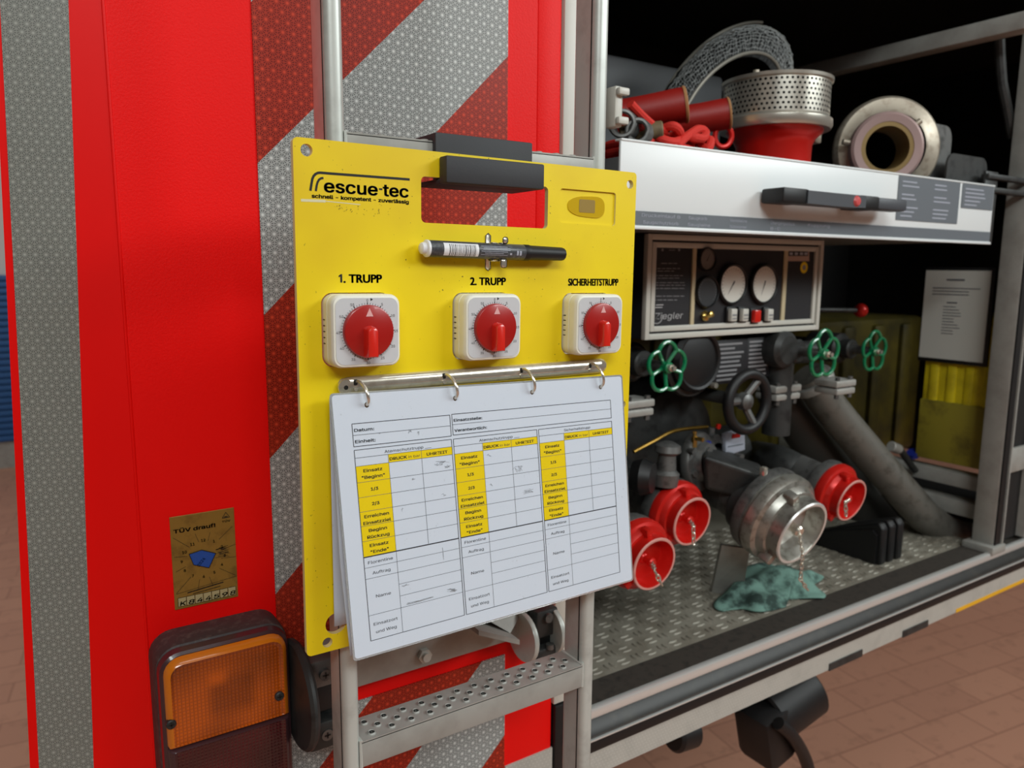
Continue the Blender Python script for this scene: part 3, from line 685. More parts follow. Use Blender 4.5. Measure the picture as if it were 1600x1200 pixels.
# ring binder mechanism
def Rp(t, dz, o): return Bp(t, 188.3 - (t - 31) * 0.004 + dz, o)
rm = new(M_chrome)
prof = [(-7.2, 0.2), (-6.6, 2.5), (-4.5, 4.2), (-1.5, 5.0), (1.5, 5.0), (4.5, 4.2), (6.6, 2.5), (7.2, 0.2)]
rm.loft([[Rp(t, z, o) for z, o in prof] for t in (46, 297)])
rm.loft([[Rp(t, z * s_, o * q) for z, o in prof] for t, s_, q in ((31, .45, .25), (33, .8, .35), (38, .95, .5), (44, 1, .9), (47, 1, 1))])
rm.loft([[Rp(t, z * s_, o * q) for z, o in prof] for t, s_, q in ((296, 1, 1), (300, 1, .8), (304, .8, .4), (306, .5, .25))])
mech = rm.build('ring_mechanism', board, smooth=50); mech['label'] = 'nickel ring binder bar'
tp_ = new(M_chrome).lathe([(0, 1.5e-3), (0.0062, 1.5e-3), (0.0066, 0.8e-3), (0.0066, 0)], Rp(36.5, 1, 1.4), (0, -1, 0), 28).use(M_black).lathe([(0.0018, 0), (0, 0)], Rp(36.5, 1, 3.1), (0, -1, 0), 12)
tp_.build('end_rivet', mech)
# laminated sheets -------------------------------------------------------------------------------
PC = [V(.2041, -.2035, -.0991), V(.4979, -.2035, -.1052), V(.2110, -.2210, -.3110), V(.5050, -.2210, -.3100)]
def Pp(u, v, o=0.0):
    a, b_ = u / 294, v / 210
    p = (PC[0] * (1 - a) + PC[1] * a) * (1 - b_) + (PC[2] * (1 - a) + PC[3] * a) * b_
    p.y = PC[0].y - 0.0838 * (PC[0].z - p.z)   # keep the sheet in one plane
    return p + Vector((0, -0.9966, 0.083)) * (o / 1000)
HOLES = [(28.1, 8.9), (107.9, 9.0), (187.3, 8.8), (267.3, 8.8)]
for i, (u, v) in enumerate(HOLES):
    hp_ = Pp(u, v); tb = hp_.x * 1000 - BO.x * 1000
    top = Rp(tb - 3.0, -3.2, 4.2)
    pts = []; far = hp_ + Vector((0, 0.0025, -0.001))
    c1_ = top + Vector((0.001, -0.012, 0.004)); c2_ = far + Vector((0, -0.017, 0.004))
    for j in range(17):
        s_ = j / 16; pts.append(top * (1 - s_) ** 3 + c1_ * 3 * s_ * (1 - s_) ** 2 + c2_ * 3 * s_ ** 2 * (1 - s_) + far * s_ ** 3)
    r_ = new(M_chrome).tube(pts, 0.00135, 10); r_.use(M_black).prism([rrect(tb - 5.2, 183.0, tb - 2.4, 187.6, 0.6)], Bp, 4.6, 5.15)
    r_.use(M_chrome).cyl(Rp(tb - 4, 2.6, 4.6), Rp(tb - 4, 2.6, 6.0), 0.0016, seg=12)
    r_.build('ring', mech)
def slot(u, v): return [(u + 1.9 * math.cos(a) + (0), v + 0.4 + 2.2 * math.sin(a)) for a in [2 * math.pi * i / 16 for i in range(16)]]
fs_ = thing('form_sheet', Pp(147, 210), 'front laminated form sheet with yellow table columns on the ring binder', 'form sheet')
new(M_paper).prism([rrect(0, 0, 294, 210, 2.5, 3)] + [slot(u, v) for u, v in HOLES], Pp, -0.35, 0.0).build('sheet', fs_, smooth=30)
M_lam = mat('clear_laminate_edge', (206, 210, 212), 0.15, trans=0.6)
new(M_lam).prism([rrect(-1.6, -1.6, 295.6, 211.6, 3, 3), rrect(0, 0, 294, 210, 2.5, 3)], Pp, -0.3, -0.05).build('laminate_edge', fs_)
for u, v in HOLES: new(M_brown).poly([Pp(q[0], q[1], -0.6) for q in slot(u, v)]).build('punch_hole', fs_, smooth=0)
pr = new(M_formyel); F1 = lambda u, v: Pp(u, v, 0.12); F2 = lambda u, v: Pp(u, v, 0.22)
cols = [(14.3, 101.3), (103.2, 189.7), (191.7, 278.6)]
rows = [57, 70, 82, 93.6, 105.2, 117.4, 129.6]
for c0, c1 in cols:
    pr.rect(F1, c0 + 28.4, 50.3, c1, 57.2); pr.rect(F1, c0, 57.0, c0 + 28.4, 129.8)
pr.use(M_inkl)
def hl(u0, u1, v, w=0.35): pr.rect(F2, u0, v - w / 2, u1, v + w / 2)
def vl(u, v0, v1, w=0.35): pr.rect(F2, u - w / 2, v0, u + w / 2, v1)
hl(14.3, 101.5, 32.3); hl(103.4, 278.6, 31.6)
for c0, c1 in cols:
    hl(c0, c1, 50.3)
    for r_ in rows[:-1]: hl(c0, c1, r_, 0.3)
    vl(c0 + 28.4, 50.3, 198.7, .3); vl(c0 + 58, 50.3, 129.6, .3)
    for v in (139, 148): hl(c0, c1, v, .3)
    for v in (158, 168): hl(c0 + 28.4, c1, v, .3)
    hl(c0, c1, 178, .3)
    pr.use(M_ink); hl(c0, c1, 130.2, 0.9); hl(c0, c1, 44.0, .45); hl(c0, c1, 198.7, .45); vl(c0, 44, 198.7, .5); vl(c1, 44, 198.7, .5); pr.use(M_inkl)
pr.use(M_ink)
for u0, u1, v0, v1 in ((14.3, 101.5, 23.2, 41.2), (103.4, 278.6, 22.7, 40.6)):
    hl(u0, u1, v0, .5); hl(u0, u1, v1, .5); vl(u0, v0, v1, .5); vl(u1, v0, v1, .5)
T = lambda s, u, v, sz, **kw: pr.text(s, F2, u, v, sz, **kw)
T('Datum:', 15.8, 29.6, 4.6, width=16.6, bold=.05); T('Einheit:', 15.8, 38.6, 4.6, width=17, bold=.05)
T('Einsatzstelle:', 105, 29.2, 4.5, width=28, bold=.05); T('Verantwortlich:', 105, 38.0, 4.5, width=32, bold=.05)
for i, (c0, c1) in enumerate(cols):
    m_ = (c0 + c1) / 2
    if i < 2: T('Atemschutztrupp ___', m_ + 3, 48.9, 4.5, width=42, align='c')
    else: T('Sicherheitstrupp', m_ + 1, 48.6, 4.5, width=31, align='c')
    T('DRUCK', c0 + 29.4, 55.4, 4.6, width=15.2, bold=.06); T('in bar', c0 + 46, 55.4, 4.2, width=10.6)
    T('UHRZEIT', c0 + 72.6, 55.3, 4.6, width=19.5, align='c', bold=.06)
    q = c0 + 14.2
    for (a_, b_), v0, v1 in zip((('Einsatz', '"Beginn"'), ('1/3', None), ('2/3', None), ('Erreichen', 'Einsatzziel'), ('Beginn', 'Rückzug'), ('Einsatz', '"Ende"')), rows, rows[1:]):
        wd = {'Einsatz': 16, '"Beginn"': 19.5, '1/3': 6.2, '2/3': 6.2, 'Erreichen': 21, 'Einsatzziel': 23.5, 'Beginn': 15.5, 'Rückzug': 19, '"Ende"': 15.5}
        if b_ is None: T(a_, q, (v0 + v1) / 2 + 1.6, 4.7, width=wd[a_], align='c', bold=.06)
        else:
            T(a_, q, v0 + 5.3, 4.7, width=wd[a_], align='c', bold=.06); T(b_, q, v0 + 10.6, 4.7, width=wd[b_], align='c', bold=.06)
    T('Florentine', q, 136.3, 4.7, width=21.5, align='c'); T('Auftrag', q, 145.2, 4.7, width=15.5, align='c')
    T('Name', q, 164.6, 4.7, width=13, align='c'); T('Einsatzort', q, 187, 4.7, width=21, align='c'); T('und Weg', q, 193.6, 4.7, width=18, align='c')
sm = pr.use(M_smear)
def scrib(u, v, w, h, n, lw=.3):
    p = (u, v)
    for _ in range(n):
        q = (u + random.uniform(0, w), v + random.uniform(-h, h)); line(sm, F2, *p, *q, random.uniform(lw * .5, lw)) if p != q else None; p = q
for a_ in ((62, 34, 3, 2, 6), (70, 36, 2, 2, 5), (36, 33, 3, .5, 5), (84, 63, 14, 2.5, 14), (62, 74, 3, 2, 5), (88, 90, 5, 1.5, 6), (86, 186 - 12, 11, 2, 18), (45, 160, 10, 1, 5), (48, 176, 26, .8, 12), (85, 140, .8, 6, 5), (93, 66, 6, 2, 8), (50, 97, 3, 2, 4), (135, 62, 5, 2, 5), (160, 78, 12, 3, 9), (170, 100, 12, 3, 9), (136, 88, 4, 2, 4)): scrib(*a_)
pr.build('form_print', fs_, smooth=0)
# two more sheets hanging behind it
def sheet_behind(name, label, fn):
    n, mm = 20, 14; vs = []; fc = []
    for j in range(mm + 1):
        for i in range(n + 1): vs.append(fn(i / n, j / mm))
    for j in range(mm):
        for i in range(n): a_ = j * (n + 1) + i; fc.append((a_, a_ + 1, a_ + n + 2, a_ + n + 1))
    o = new(M_paper2).add(vs, fc).build(name); md = o.modifiers.new('thickness', 'SOLIDIFY'); md.thickness = 0.0004; md.offset = 0
    return tag(o, label, 'form sheet')
def s2(a, b_):
    p = Pp(a * 294 + 0.3, b_ * 210, -1.6)
    return p + Vector((-0.006 * max(0, b_ - 0.0) * (1 - a) + 0.012 * max(0, b_ - 0.62) * (1 - a), 0.001 + 0.005 * b_, 0))
sheet_behind('form_sheet', 'second laminated sheet curling out behind the front form', s2)
def s3(a, b_):
    x0 = 20.5 + 2 * b_; return Bp(x0 + a * 291, 196 + b_ * 191, 3.0 + 5.5 * (1 - b_) + 0.5 * a)
sheet_behind('form_sheet', 'rearmost laminated sheet lying flat on the yellow board', s3)
# marker ------------------------------------------------------------------------------------------
mk = thing('marker_pen', Bp(170, 80, 9.2), 'dark grey marker pen with black cap in the spring clip', 'marker pen')
def mx(t): return Bp(98.5 + t, 78.6 + t * 0.012, 9.6)
ax = mx(1) - mx(0)
def lm(mb, prof, seg=28): return mb.lathe([(r / 1000, t / 1000) for r, t in prof], mx(0), ax, seg)
lm(new(M_mlab), [(6.6, 6), (6.9, 6.5), (6.9, 100), (6.6, 100.5)]).build('barrel', mk)
lm(new(M_wlab), [(0, 0), (3, 0.2), (4.6, 1.4), (5, 3.5), (5.2, 4.5), (6.6, 5), (7.1, 5.5), (7.1, 7), (6.9, 7.5)]).build('end_plug', mk)['label'] = 'white end plug'
cp = new(M_rubber); lm(cp, [(6.8, 100), (7.0, 100.4), (7.0, 106), (6.9, 106.4)]); lm(cp, [(6.9, 106.4), (6.7, 107), (6.2, 142), (5.4, 145), (0, 145)], 10); cp.build('cap', mk)['label'] = 'black faceted cap'
def mc(r): 
    x_, y_, a_ = frame_of(ax)
    def g_(t, ang):
        th = math.radians(ang); return mx(t) + (Vector((0, -1, 0)) * math.cos(th) + Vector((0, 0, 1)) * math.sin(th)) * (r / 1000)
    return g_
def wrap(mb, r, t0, t1, a0, a1, n=8):
    g_ = mc(r); vs = []
    for i in range(n + 1):
        a_ = a0 + (a1 - a0) * i / n; vs += [g_(t0, a_), g_(t1, a_)]
    mb.add(vs, [(2 * i, 2 * i + 1, 2 * i + 3, 2 * i + 2) for i in range(n)])
lb = new(M_wlab); wrap(lb, 7.0, 19, 52, -48, 46)
lb.use(M_black); t = 24
while t < 49:
    w_ = random.choice((.35, .5, .8)); wrap(lb, 7.06, t, t + w_, -46, 36, 6); t += w_ + random.choice((.5, .7, 1.0))
lb.use(M_labt)
for a_ in (30, 18, 6, -6, -18, -30): wrap(lb, 7.05, 54 + random.uniform(0, 4), 76 + random.uniform(0, 8), a_, a_ + 3.5, 1)
for t in (90, 93): wrap(lb, 7.05, t, t + 2, -25, 8, 3)
wrap(lb, 7.05, 83, 85, -24, -10, 2)
lb.build('label_print', mk, smooth=60)['label'] = 'white barcode label'

# ------------------------------------------------------------------ kitchen timers
def timer_parts(root, cx, cz):
    def Tf(o): return lambda x, z: Bp(cx + x, cz + z, o)
    def ring(s_, o, r): return [Bp(cx + x, cz + z, o) for x, z in rrect(-s_, -s_, s_, s_, r, 6)]
    h = new(M_white)
    h.loft([ring(27.6, -6, 7.6), ring(28.3, 0, 8), ring(28.3, 8.6, 8), ring(27.8, 8.9, 8), ring(27.8, 9.4, 8), ring(28.3, 9.7, 8), ring(28.3, 15.5, 8), ring(27.9, 18.2, 7.8), ring(27.0, 19.7, 7.4), ring(25.4, 20.2, 6.6)])
    h.use(M_black)
    for i in range(5): h.box(Bp(cx - 28.0, cz - 8.5 + i * 4.6, 2.6), (0.0012, 0.0034, 0.0008))
    h.build('housing', root)
    new(M_dial).prism([rrect(-25.6, -25.6, 25.6, 25.6, 6.8)], lambda x, z, o: Bp(cx + x, cz + z, o), 20.0, 20.5).build('dial_face', root)
    p = new(M_black); f = Tf(20.65)
    for i in range(60):
        a = math.radians(6 * i); s_, c_ = math.sin(a), -math.cos(a); big = i % 5 == 0
        line(p, f, 20.6 * s_, 20.6 * c_, (22.3 if big else 21.9) * s_, (22.3 if big else 21.9) * c_, 0.75 if big else 0.3)
    for i in range(12):
        a = math.radians(30 * i); r_ = 25.6 if i not in (0, 6, 3, 9) else 24.9
        s_, c_ = math.sin(a) * r_, -math.cos(a) * r_
        p.text(str(5 * i), f, s_ * (.958 if i in (3, 9) else .955), c_ * (0.945 if i not in (0, 6) else .975) + 1.45, 3.9, align='c', width=None)
    p.poly([f(2.6, -25.6), f(4.6, -24.4), f(2.6, -23.2)])
    p.build('scale_print', root, smooth=0)
    k_ = new(M_redpl).lathe([(0.0204, 0.0202), (0.0204, 0.0235), (0.0200, 0.0243), (0.0192, 0.0247), (0, 0.0247)], Bp(cx, cz, 0), (0, -1, 0), 56)
    k_.build('knob', root)
    kn = [o for o in root.children if o.name.startswith('knob')][0]
    gr = new(M_redpl2); R_ = []
    for ins, o in ((0, 24.4), (0.4, 27), (0.8, 30), (1.5, 31.5), (2.8, 32.1)):
        w_ = 5.0 - ins * 0.7; z0, z1 = -4.6 + ins * 1.1, 20.0 - ins * 0.45
        pts = [(-w_, z1), (-w_, z0 + 3)] + [(w_ * math.sin(math.radians(a)), z0 + 3 - 3 * math.cos(math.radians(a))) for a in (-60, -30, 0, 30, 60)] + [(w_, z0 + 3), (w_, z1)]
        R_.append([Bp(cx + x, cz + z, o) for x, z in pts])
    gr.loft(R_); gr.build('grip', kn)['label'] = 'raised bright red grip bar'
    new(M_pink).poly([Tf(24.85)(0, -18), Tf(24.85)(3.0, -11.6), Tf(24.85)(-3.0, -11.6)]).build('pointer_mark', kn, smooth=0)['label'] = 'pale triangle mark'
GT = 'kitchen timers on the yellow board'
labs = ['white kitchen timer with red dial below the lettering 1. TRUPP', 'white kitchen timer with red dial below the lettering 2. TRUPP', 'white kitchen timer with red dial below the lettering SICHERHEITSTRUPP']
t0 = thing('kitchen_timer', Bp(TC[0][0], TC[0][1] + 28, 0), labs[0], 'timer', GT); timer_parts(t0, *TC[0])
def dup(root, loc):
    r = root.copy(); COL.objects.link(r); r.location = loc; LOC[r.name] = Vector(loc)
    for ch in root.children:
        c = ch.copy(); COL.objects.link(c); c.parent = r; LOC[c.name] = Vector(loc)
        for g2 in ch.children:
            d2 = g2.copy(); COL.objects.link(d2); d2.parent = c
    return r
for i in (1, 2):
    r = dup(t0, Bp(TC[i][0], TC[i][1] + 28, 0)); r['label'] = labs[i]
#@@PART2@@
# ------------------------------------------------------------------ pull-out tray with its load
TX0, TX1, TZ0, TZ1 = 0.6660, 1.6165, 0.0500, 0.1625
tray = thing('pull_out_tray', V(1.14, 0.2, 0.05), 'white-fronted pull-out equipment tray above the gauge panel', 'tray')
fr = new(M_trayw).bx((TX0, 0.0, Z(TZ0)), (TX1, 0.004, Z(TZ1)), 0.0012).bx((TX0, -0.003, Z(TZ0)), (TX1, 0.004, Z(TZ0 + 0.0045)), 0.001).bx((TX0, -0.0015, Z(TZ1 - 0.003)), (TX1, 0.012, Z(TZ1)), 0.001)
fr.build('front_panel', tray)
wa = new(M_shell2).bx((TX0, 0.004, Z(0.055)), (TX1, 0.75, Z(0.060))).bx((TX0, 0.004, Z(0.112)), (TX1, 0.75, Z(0.116))).bx((TX0, 0.004, Z(0.06)), (TX0 + 0.003, 0.75, Z(0.14))).bx((TX1 - 0.003, 0.004, Z(0.06)), (TX1, 0.75, Z(0.14))).bx((TX0, 0.747, Z(0.06)), (TX1, 0.75, Z(0.14)))
wa.build('tray_pan', tray)
Tf_ = lambda o: (lambda x, z: Vector((x, -o, H + z)))
lg = new(M_labg).rect(Tf_(0.0008), TX0 + 0.006, 0.0735, 1.6145, 0.0556)
f = Tf_(0.0012); lg.use(M_labt)
lt_ = lambda s, x, z, w_: lg.text(s, f, x, z, 0.0082, width=w_, down=False)
lt_('Druckeinlauf B', 0.704, 0.0665, 0.070); lt_('Saugschutzkorb', 0.707, 0.0575, 0.064)
lt_('Saugkorb', 0.790, 0.0663, 0.036); lt_('Saugleine', 0.789, 0.0573, 0.044)
lt_('Ventilleine', 0.873, 0.0660, 0.036); lt_('Stützkrümmer', 0.873, 0.0573, 0.036)
lt_('Übergangsstück', 0.962, 0.0657, 0.056); lt_('B-C', 0.962, 0.0573, 0.022); lt_('Kupplung', 1.05, 0.0657, 0.055)
lg.build('label_strip', tray, smooth=0)['label'] = 'long grey label strip with pale words'
lp = new(M_labg).rect(Tf_(0.0009), 1.288, 0.1590, 1.4885, 0.0845).rect(Tf_(0.0009), 1.497, 0.1590, 1.613, 0.1145)
lp.use(M_labt); f = Tf_(0.0012)
for c0, n, w0 in ((1.300, 9, 0.060), (1.402, 9, 0.066), (1.508, 5, 0.075)):
    for i in range(n):
        if i in (2, 5) and n == 9: continue
        ww = w0 * random.uniform(.55, 1); z_ = 0.151 - i * 0.0072; lp.rect(f, c0, z_, c0 + ww, z_ - 0.0022)
lp.build('label_sheet', tray, smooth=0)['label'] = 'grey information labels with lines of small print'
hd = new(M_rubber)
hd.box(V(0.962, -0.024, 0.1045), (0.058, 0.040, 0.021), 0.003).box(V(1.145, -0.024, 0.1035), (0.050, 0.038, 0.021), 0.003)
hd.use(mat('handle_grey', (70, 73, 78), 0.5)).loft([[V(x, y, z) for y, z in ((-0.018, 0.094), (-0.046, 0.0945 + dz), (-0.046, 0.113 + dz * .3), (-0.018, 0.1135))] for x, dz in ((0.985, 0), (1.06, -0.001), (1.10, -0.001), (1.128, 0))])
hd.box(V(1.205, -0.030, 0.1035), (0.080, 0.030, 0.0185), 0.004)
han = hd.build('handle', tray); han['label'] = 'black pull handle'
new(mat('pink_red_button', (206, 84, 84), 0.35)).lathe([(0, .004), (0.006, .003), (0.0085, 0), (0.0085, -.004)], V(1.104, -0.046, 0.1035), (0, -1, 0), 24).build('button', han)['label'] = 'round red button'
dv = new(M_cast)
def rplate(px0, py0, px1, py1, Y, r, dz):
    a = at(px0, py0, Y); b_ = at(px1, py0, Y)
    dv.prism([[(x, z) for x, z in rrect(a.x, H + 0.07, b_.x, a.z, r)]], lambda x, z, t: Vector((x, Y + t, z)), 0, dz)
rplate(1432, 187, 1490, 187, 0.06, 0.025, 0.004); dv.use(M_castd); rplate(1482, 238, 1545, 238, 0.03, 0.022, 0.004)
dv.build('divider_plate', tray)['label'] = 'grey round-cornered divider plates'
br = new(M_castd).bx((1.60, 0.004, Z(0.150)), (1.762, 0.02, Z(0.160)), 0.002).bx((1.60, 0.004, Z(0.175)), (1.762, 0.02, Z(0.185)), 0.002).bx((1.60, 0.01, Z(0.05)), (1.648, 0.016, Z(0.19)), 0.002)
br.build('slide_rail', tray)['label'] = 'dark sliding bracket at the post'

# red rolled sleeves ----------------------------------------------------------------------------
def sleeve(p0, p1, r, squash, name, label):
    t = thing(name, (p0 + p1) / 2 - Vector((0, 0, r)), label, 'hose sleeve', 'red rolled sleeves on the tray')
    ax_ = (p1 - p0).normalized(); sx, sy, _ = frame_of(ax_)
    def ring(c, k): return [c + sx * math.cos(a) * r * k + sy * math.sin(a) * r * k * squash for a in [2 * math.pi * i / 28 for i in range(28)]]
    L = (p1 - p0).length
    new(M_redfab).loft([ring(p0 + ax_ * (L * q), k) for q, k in ((0, .97), (.1, 1), (.5, .97), (.8, 1.0), (.96, 1.0))], cap1=False).build('fabric', t)
    new(M_tan).loft([ring(p0 + ax_ * (L * q), k) for q, k in ((.955, 1.0), (.96, 1.045), (.99, 1.05), (1.0, 1.0), (1.0, .9), (.97, .86), (.9, .8))]).build('edge_band', t)['label'] = 'tan felt edge'
sleeve(at(955, 186, 0.13), at(1073, 163, 0.06), 0.026, .95, 'hose_sleeve', 'larger red rolled sleeve with tan edge lying beside the ladder')
sleeve(at(1052, 192, 0.14), at(1140, 177, 0.085), 0.026, .9, 'hose_sleeve', 'red rolled sleeve with tan edge against the perforated strainer')
# red rope
def arc(c, rx, rz, a0, a1, n=14, tilt=0.0, dy=0.0):
    return [c + Vector((rx * math.cos(a) , dy * math.sin(a) + tilt * math.cos(a), rz * math.sin(a))) for a in [math.radians(a0 + (a1 - a0) * i / n) for i in range(n + 1)]]
rp = new(M_rope); rr2 = 0.0062
def spline(pts, n=8):
    out = []; P_ = [pts[0]] + list(pts) + [pts[-1]]
    for i in range(1, len(P_) - 2):
        for k_ in range(n):
            t = k_ / n; a, b_, c, d = P_[i - 1], P_[i], P_[i + 1], P_[i + 2]
            out.append(0.5 * ((2 * b_) + (c - a) * t + (2 * a - 5 * b_ + 4 * c - d) * t * t + (3 * b_ - a - 3 * c + d) * t ** 3))
    return out + [pts[-1]]
ry = 0.025
path = [(1008, 232), (1030, 205), (1052, 197), (1062, 208), (1045, 214), (1030, 216), (1055, 222), (1075, 212), (1078, 232), (1060, 226), (1088, 203), (1102, 206), (1098, 216), (1080, 214), (1100, 222), (1110, 219), (1106, 232), (1090, 226), (1085, 238), (1065, 240), (1040, 226), (1020, 214)]
pts = [at(px, py, ry + 0.012 * math.sin(i * 1.9)) for i, (px, py) in enumerate(path)]
pts = [Vector((p.x, p.y, max(p.z, Z(0.062 + .012)))) for p in pts]
rp.tube(spline(pts, 6), rr2, 10)
pts = [at(px, py, 0.035) for px, py in ((968, 172), (985, 190), (1010, 205), (1030, 215))]; rp.tube(spline(pts, 6), rr2, 10)
pts = [at(px, py, 0.03) for px, py in ((985, 162), (1005, 183), (1025, 200), (1040, 206))]; rp.tube(spline(pts, 6), rr2, 10)
for k_ in range(5):                                       # the rest of the coil, under the sleeves
    rp.tube([Vector((0.80 + 0.085 * math.cos(a) + 0.004 * k_, 0.10 + 0.05 * math.sin(a), Z(0.124 + 0.0115 * k_ + 0.002 * math.sin(3 * a + k_)))) for a in [2 * math.pi * i / 40 for i in range(40)]], rr2, 10, closed=True)
tag(rp.build('rope'), 'coiled red rope lying below the red sleeves on the tray', 'rope')
wh = new(M_wood); a_, b_ = at(968, 212, 0.06), at(1036, 203, 0.022)
wh.cyl(a_, b_, 0.0125, seg=24, bev=0.002); tag(wh.build('wooden_handle'), 'olive brown round wooden handle end beside the red rope', 'handle')
def coil(px, py, Y, r, label):
    m = new(M_cast); c = at(px, py, Y)
    for k_ in range(4): m.tube([c + Vector((0.006 * k_, 0.004 * k_, 0)) + Vector((r * .75 * math.cos(a), -r * .6 * math.cos(a), r * math.sin(a))) for a in [2 * math.pi * i / 24 for i in range(24)]], 0.0032, 7, closed=True)
    tag(m.build('wire_coil'), label, 'coil', 'wire coils on the tray')
coil(972, 193, 0.03, 0.016, 'grey wire coil nearest the ladder'); coil(996, 204, 0.02, 0.014, 'grey wire coil around the wooden handle')

# perforated suction strainer --------------------------------------------------------------------
ssc = at(1211, 180, 0.11); ssx, ssy = ssc.x, ssc.y
stn = thing('suction_strainer', (ssx, ssy, Z(0.1165)), 'perforated silver suction strainer on a red bell-shaped base', 'strainer')
def cylp(r, a, z): return Vector((ssx + r * math.cos(a), ssy + r * math.sin(a), Z(z)))
RS, ZT, ZB = 0.0850, 0.3060, 0.2420
pf = new(M_perf); nc, nr = 66, 7; hh = (ZT - 0.008 - ZB - 0.004) / nr
for j in range(nr):
    for i in range(nc):
        a0 = 2 * math.pi * (i + (0.5 if j % 2 else 0)) / nc; da = math.pi / nc; zc = ZB + 0.004 + hh * (j + .5)
        outer = [(-1, -1), (0, -1), (1, -1), (1, 0), (1, 1), (0, 1), (-1, 1), (-1, 0)]; vs = []
        for x, y in outer: vs.append(cylp(RS, a0 + x * da, zc + y * hh / 2))
        for x, y in outer:
            l = math.hypot(x, y); vs.append(cylp(RS, a0 + x / l * da * .56, zc + y / l * hh / 2 * .56))
        pf.add(vs, [(k_, (k_ + 1) % 8, 8 + (k_ + 1) % 8, 8 + k_) for k_ in range(8)])
pf.lathe([(RS, ZB + 0.004), (RS + 0.001, ZB + 0.002), (RS + 0.0055, ZB - 0.001), (RS + 0.006, ZB - 0.010), (RS + 0.003, ZB - 0.016), (RS - 0.01, ZB - 0.016)], (ssx, ssy, H), (0, 0, 1), 66)
pf.lathe([(RS, ZT - 0.008), (RS + 0.0035, ZT - 0.006), (RS + 0.004, ZT - 0.001), (RS, ZT), (0, ZT)], (ssx, ssy, H), (0, 0, 1), 66)
o = pf.build('perforated_drum', stn)
new(M_rubber).lathe([(RS - 0.006, ZB), (RS - 0.006, ZT - 0.004)], (ssx, ssy, H), (0, 0, 1), 40).build('inner_drum', stn)
rb = new(M_caprd).lathe([(RS - 0.006, ZB - 0.014), (RS - 0.008, ZB - 0.020), (0.066, ZB - 0.030), (0.061, ZB - 0.040), (0.060, 0.16), (0.062, 0.135), (0.070, 0.128), (0.070, 0.1165), (0, 0.1165)], (ssx, ssy, H), (0, 0, 1), 48)
rb.build('base', stn)['label'] = 'glossy red bell-shaped base'
lug = new(M_caprd); c = at(1130, 213, 0.09); lug.tube([c + Vector((0.014 * math.cos(a) * .8, -0.014 * .5 * math.cos(a), 0.016 * math.sin(a))) for a in [2 * math.pi * i / 20 for i in range(20)]], 0.0042, 8, closed=True)
lug.build('eye', stn)['label'] = 'red ring eye'
for px, py in ((1181, 124), (1266, 128)):
    c = at(px, py, 0.10); new(M_tin).cyl(Vector((c.x, c.y, Z(ZT))), Vector((c.x, c.y, Z(ZT + 0.008))), 0.005, seg=12).build('bolt', stn)
new(M_tin).box(at(1272, 215, 0.10), (0.018, 0.02, 0.022), 0.004).build('latch', stn)

# wire mesh basket ---------------------------------------------------------------------------------
mbk = thing('wire_basket', at(1130, 190, 0.30), 'dark wire mesh strainer basket standing tilted behind the strainer', 'wire basket')
def ell(cx, cy, ex, ey, fx, fy, a, Y): return at(cx + ex * math.cos(a) + fx * math.sin(a), cy + ey * math.cos(a) + fy * math.sin(a), Y)
def O(a, s_=1.0, Y=0.30): return ell(1130, 163, 105 * s_, -35 * s_, 20 * s_, -117 * s_, a, Y)
def I(a, Y=0.235): return ell(1141, 175, 80, -35, 8, -86, a, Y)
gm = new(M_wire); na, nb = 110, 12; A0, A1 = math.radians(-40), math.radians(212); vs = []; fc = []
for i in range(na + 1):
    a = A0 + (A1 - A0) * i / na; p, q, r_ = O(a), I(a), O(a, 1.06, 0.265)
    for j in range(nb + 1):
        t = j / nb; vs.append(p * (1 - t) ** 2 + r_ * 2 * t * (1 - t) + q * t * t + (Vector((random.uniform(-1, 1), random.uniform(-1, 1), random.uniform(-1, 1))) * 0.0022 if 0 < j < nb else Vector()))
for i in range(na):
    for j in range(nb): a_ = i * (nb + 1) + j; fc.append((a_, a_ + 1, a_ + nb + 2, a_ + nb + 1))
o = gm.add(vs, fc).build('mesh_band', mbk); md = o.modifiers.new('wires', 'WIREFRAME'); md.thickness = 0.0017; md.use_even_offset = False
o['label'] = 'fine black wire mesh'
new(M_shell).add([p + Vector((0.0, 0.014, -0.005)) for p in vs], fc).build('mesh_shade_sheet', mbk)  # dark sheet standing in for the shade inside the basket
rm_ = new(mat('galvanised_hoop', (150, 146, 136), 0.4, 0.6))
rm_.tube([O(A0 + (A1 - A0) * i / 70, 1.0) for i in range(71)], 0.0034, 8).tube([I(A0 + (A1 - A0) * i / 70) for i in range(71)], 0.0034, 8)
rm_.tube([O(A0 + (A1 - A0) * i / 70, 1.05, 0.33) for i in range(30, 71)], 0.003, 8)
rm_.build('hoop', mbk)['label'] = 'pale wire hoops'

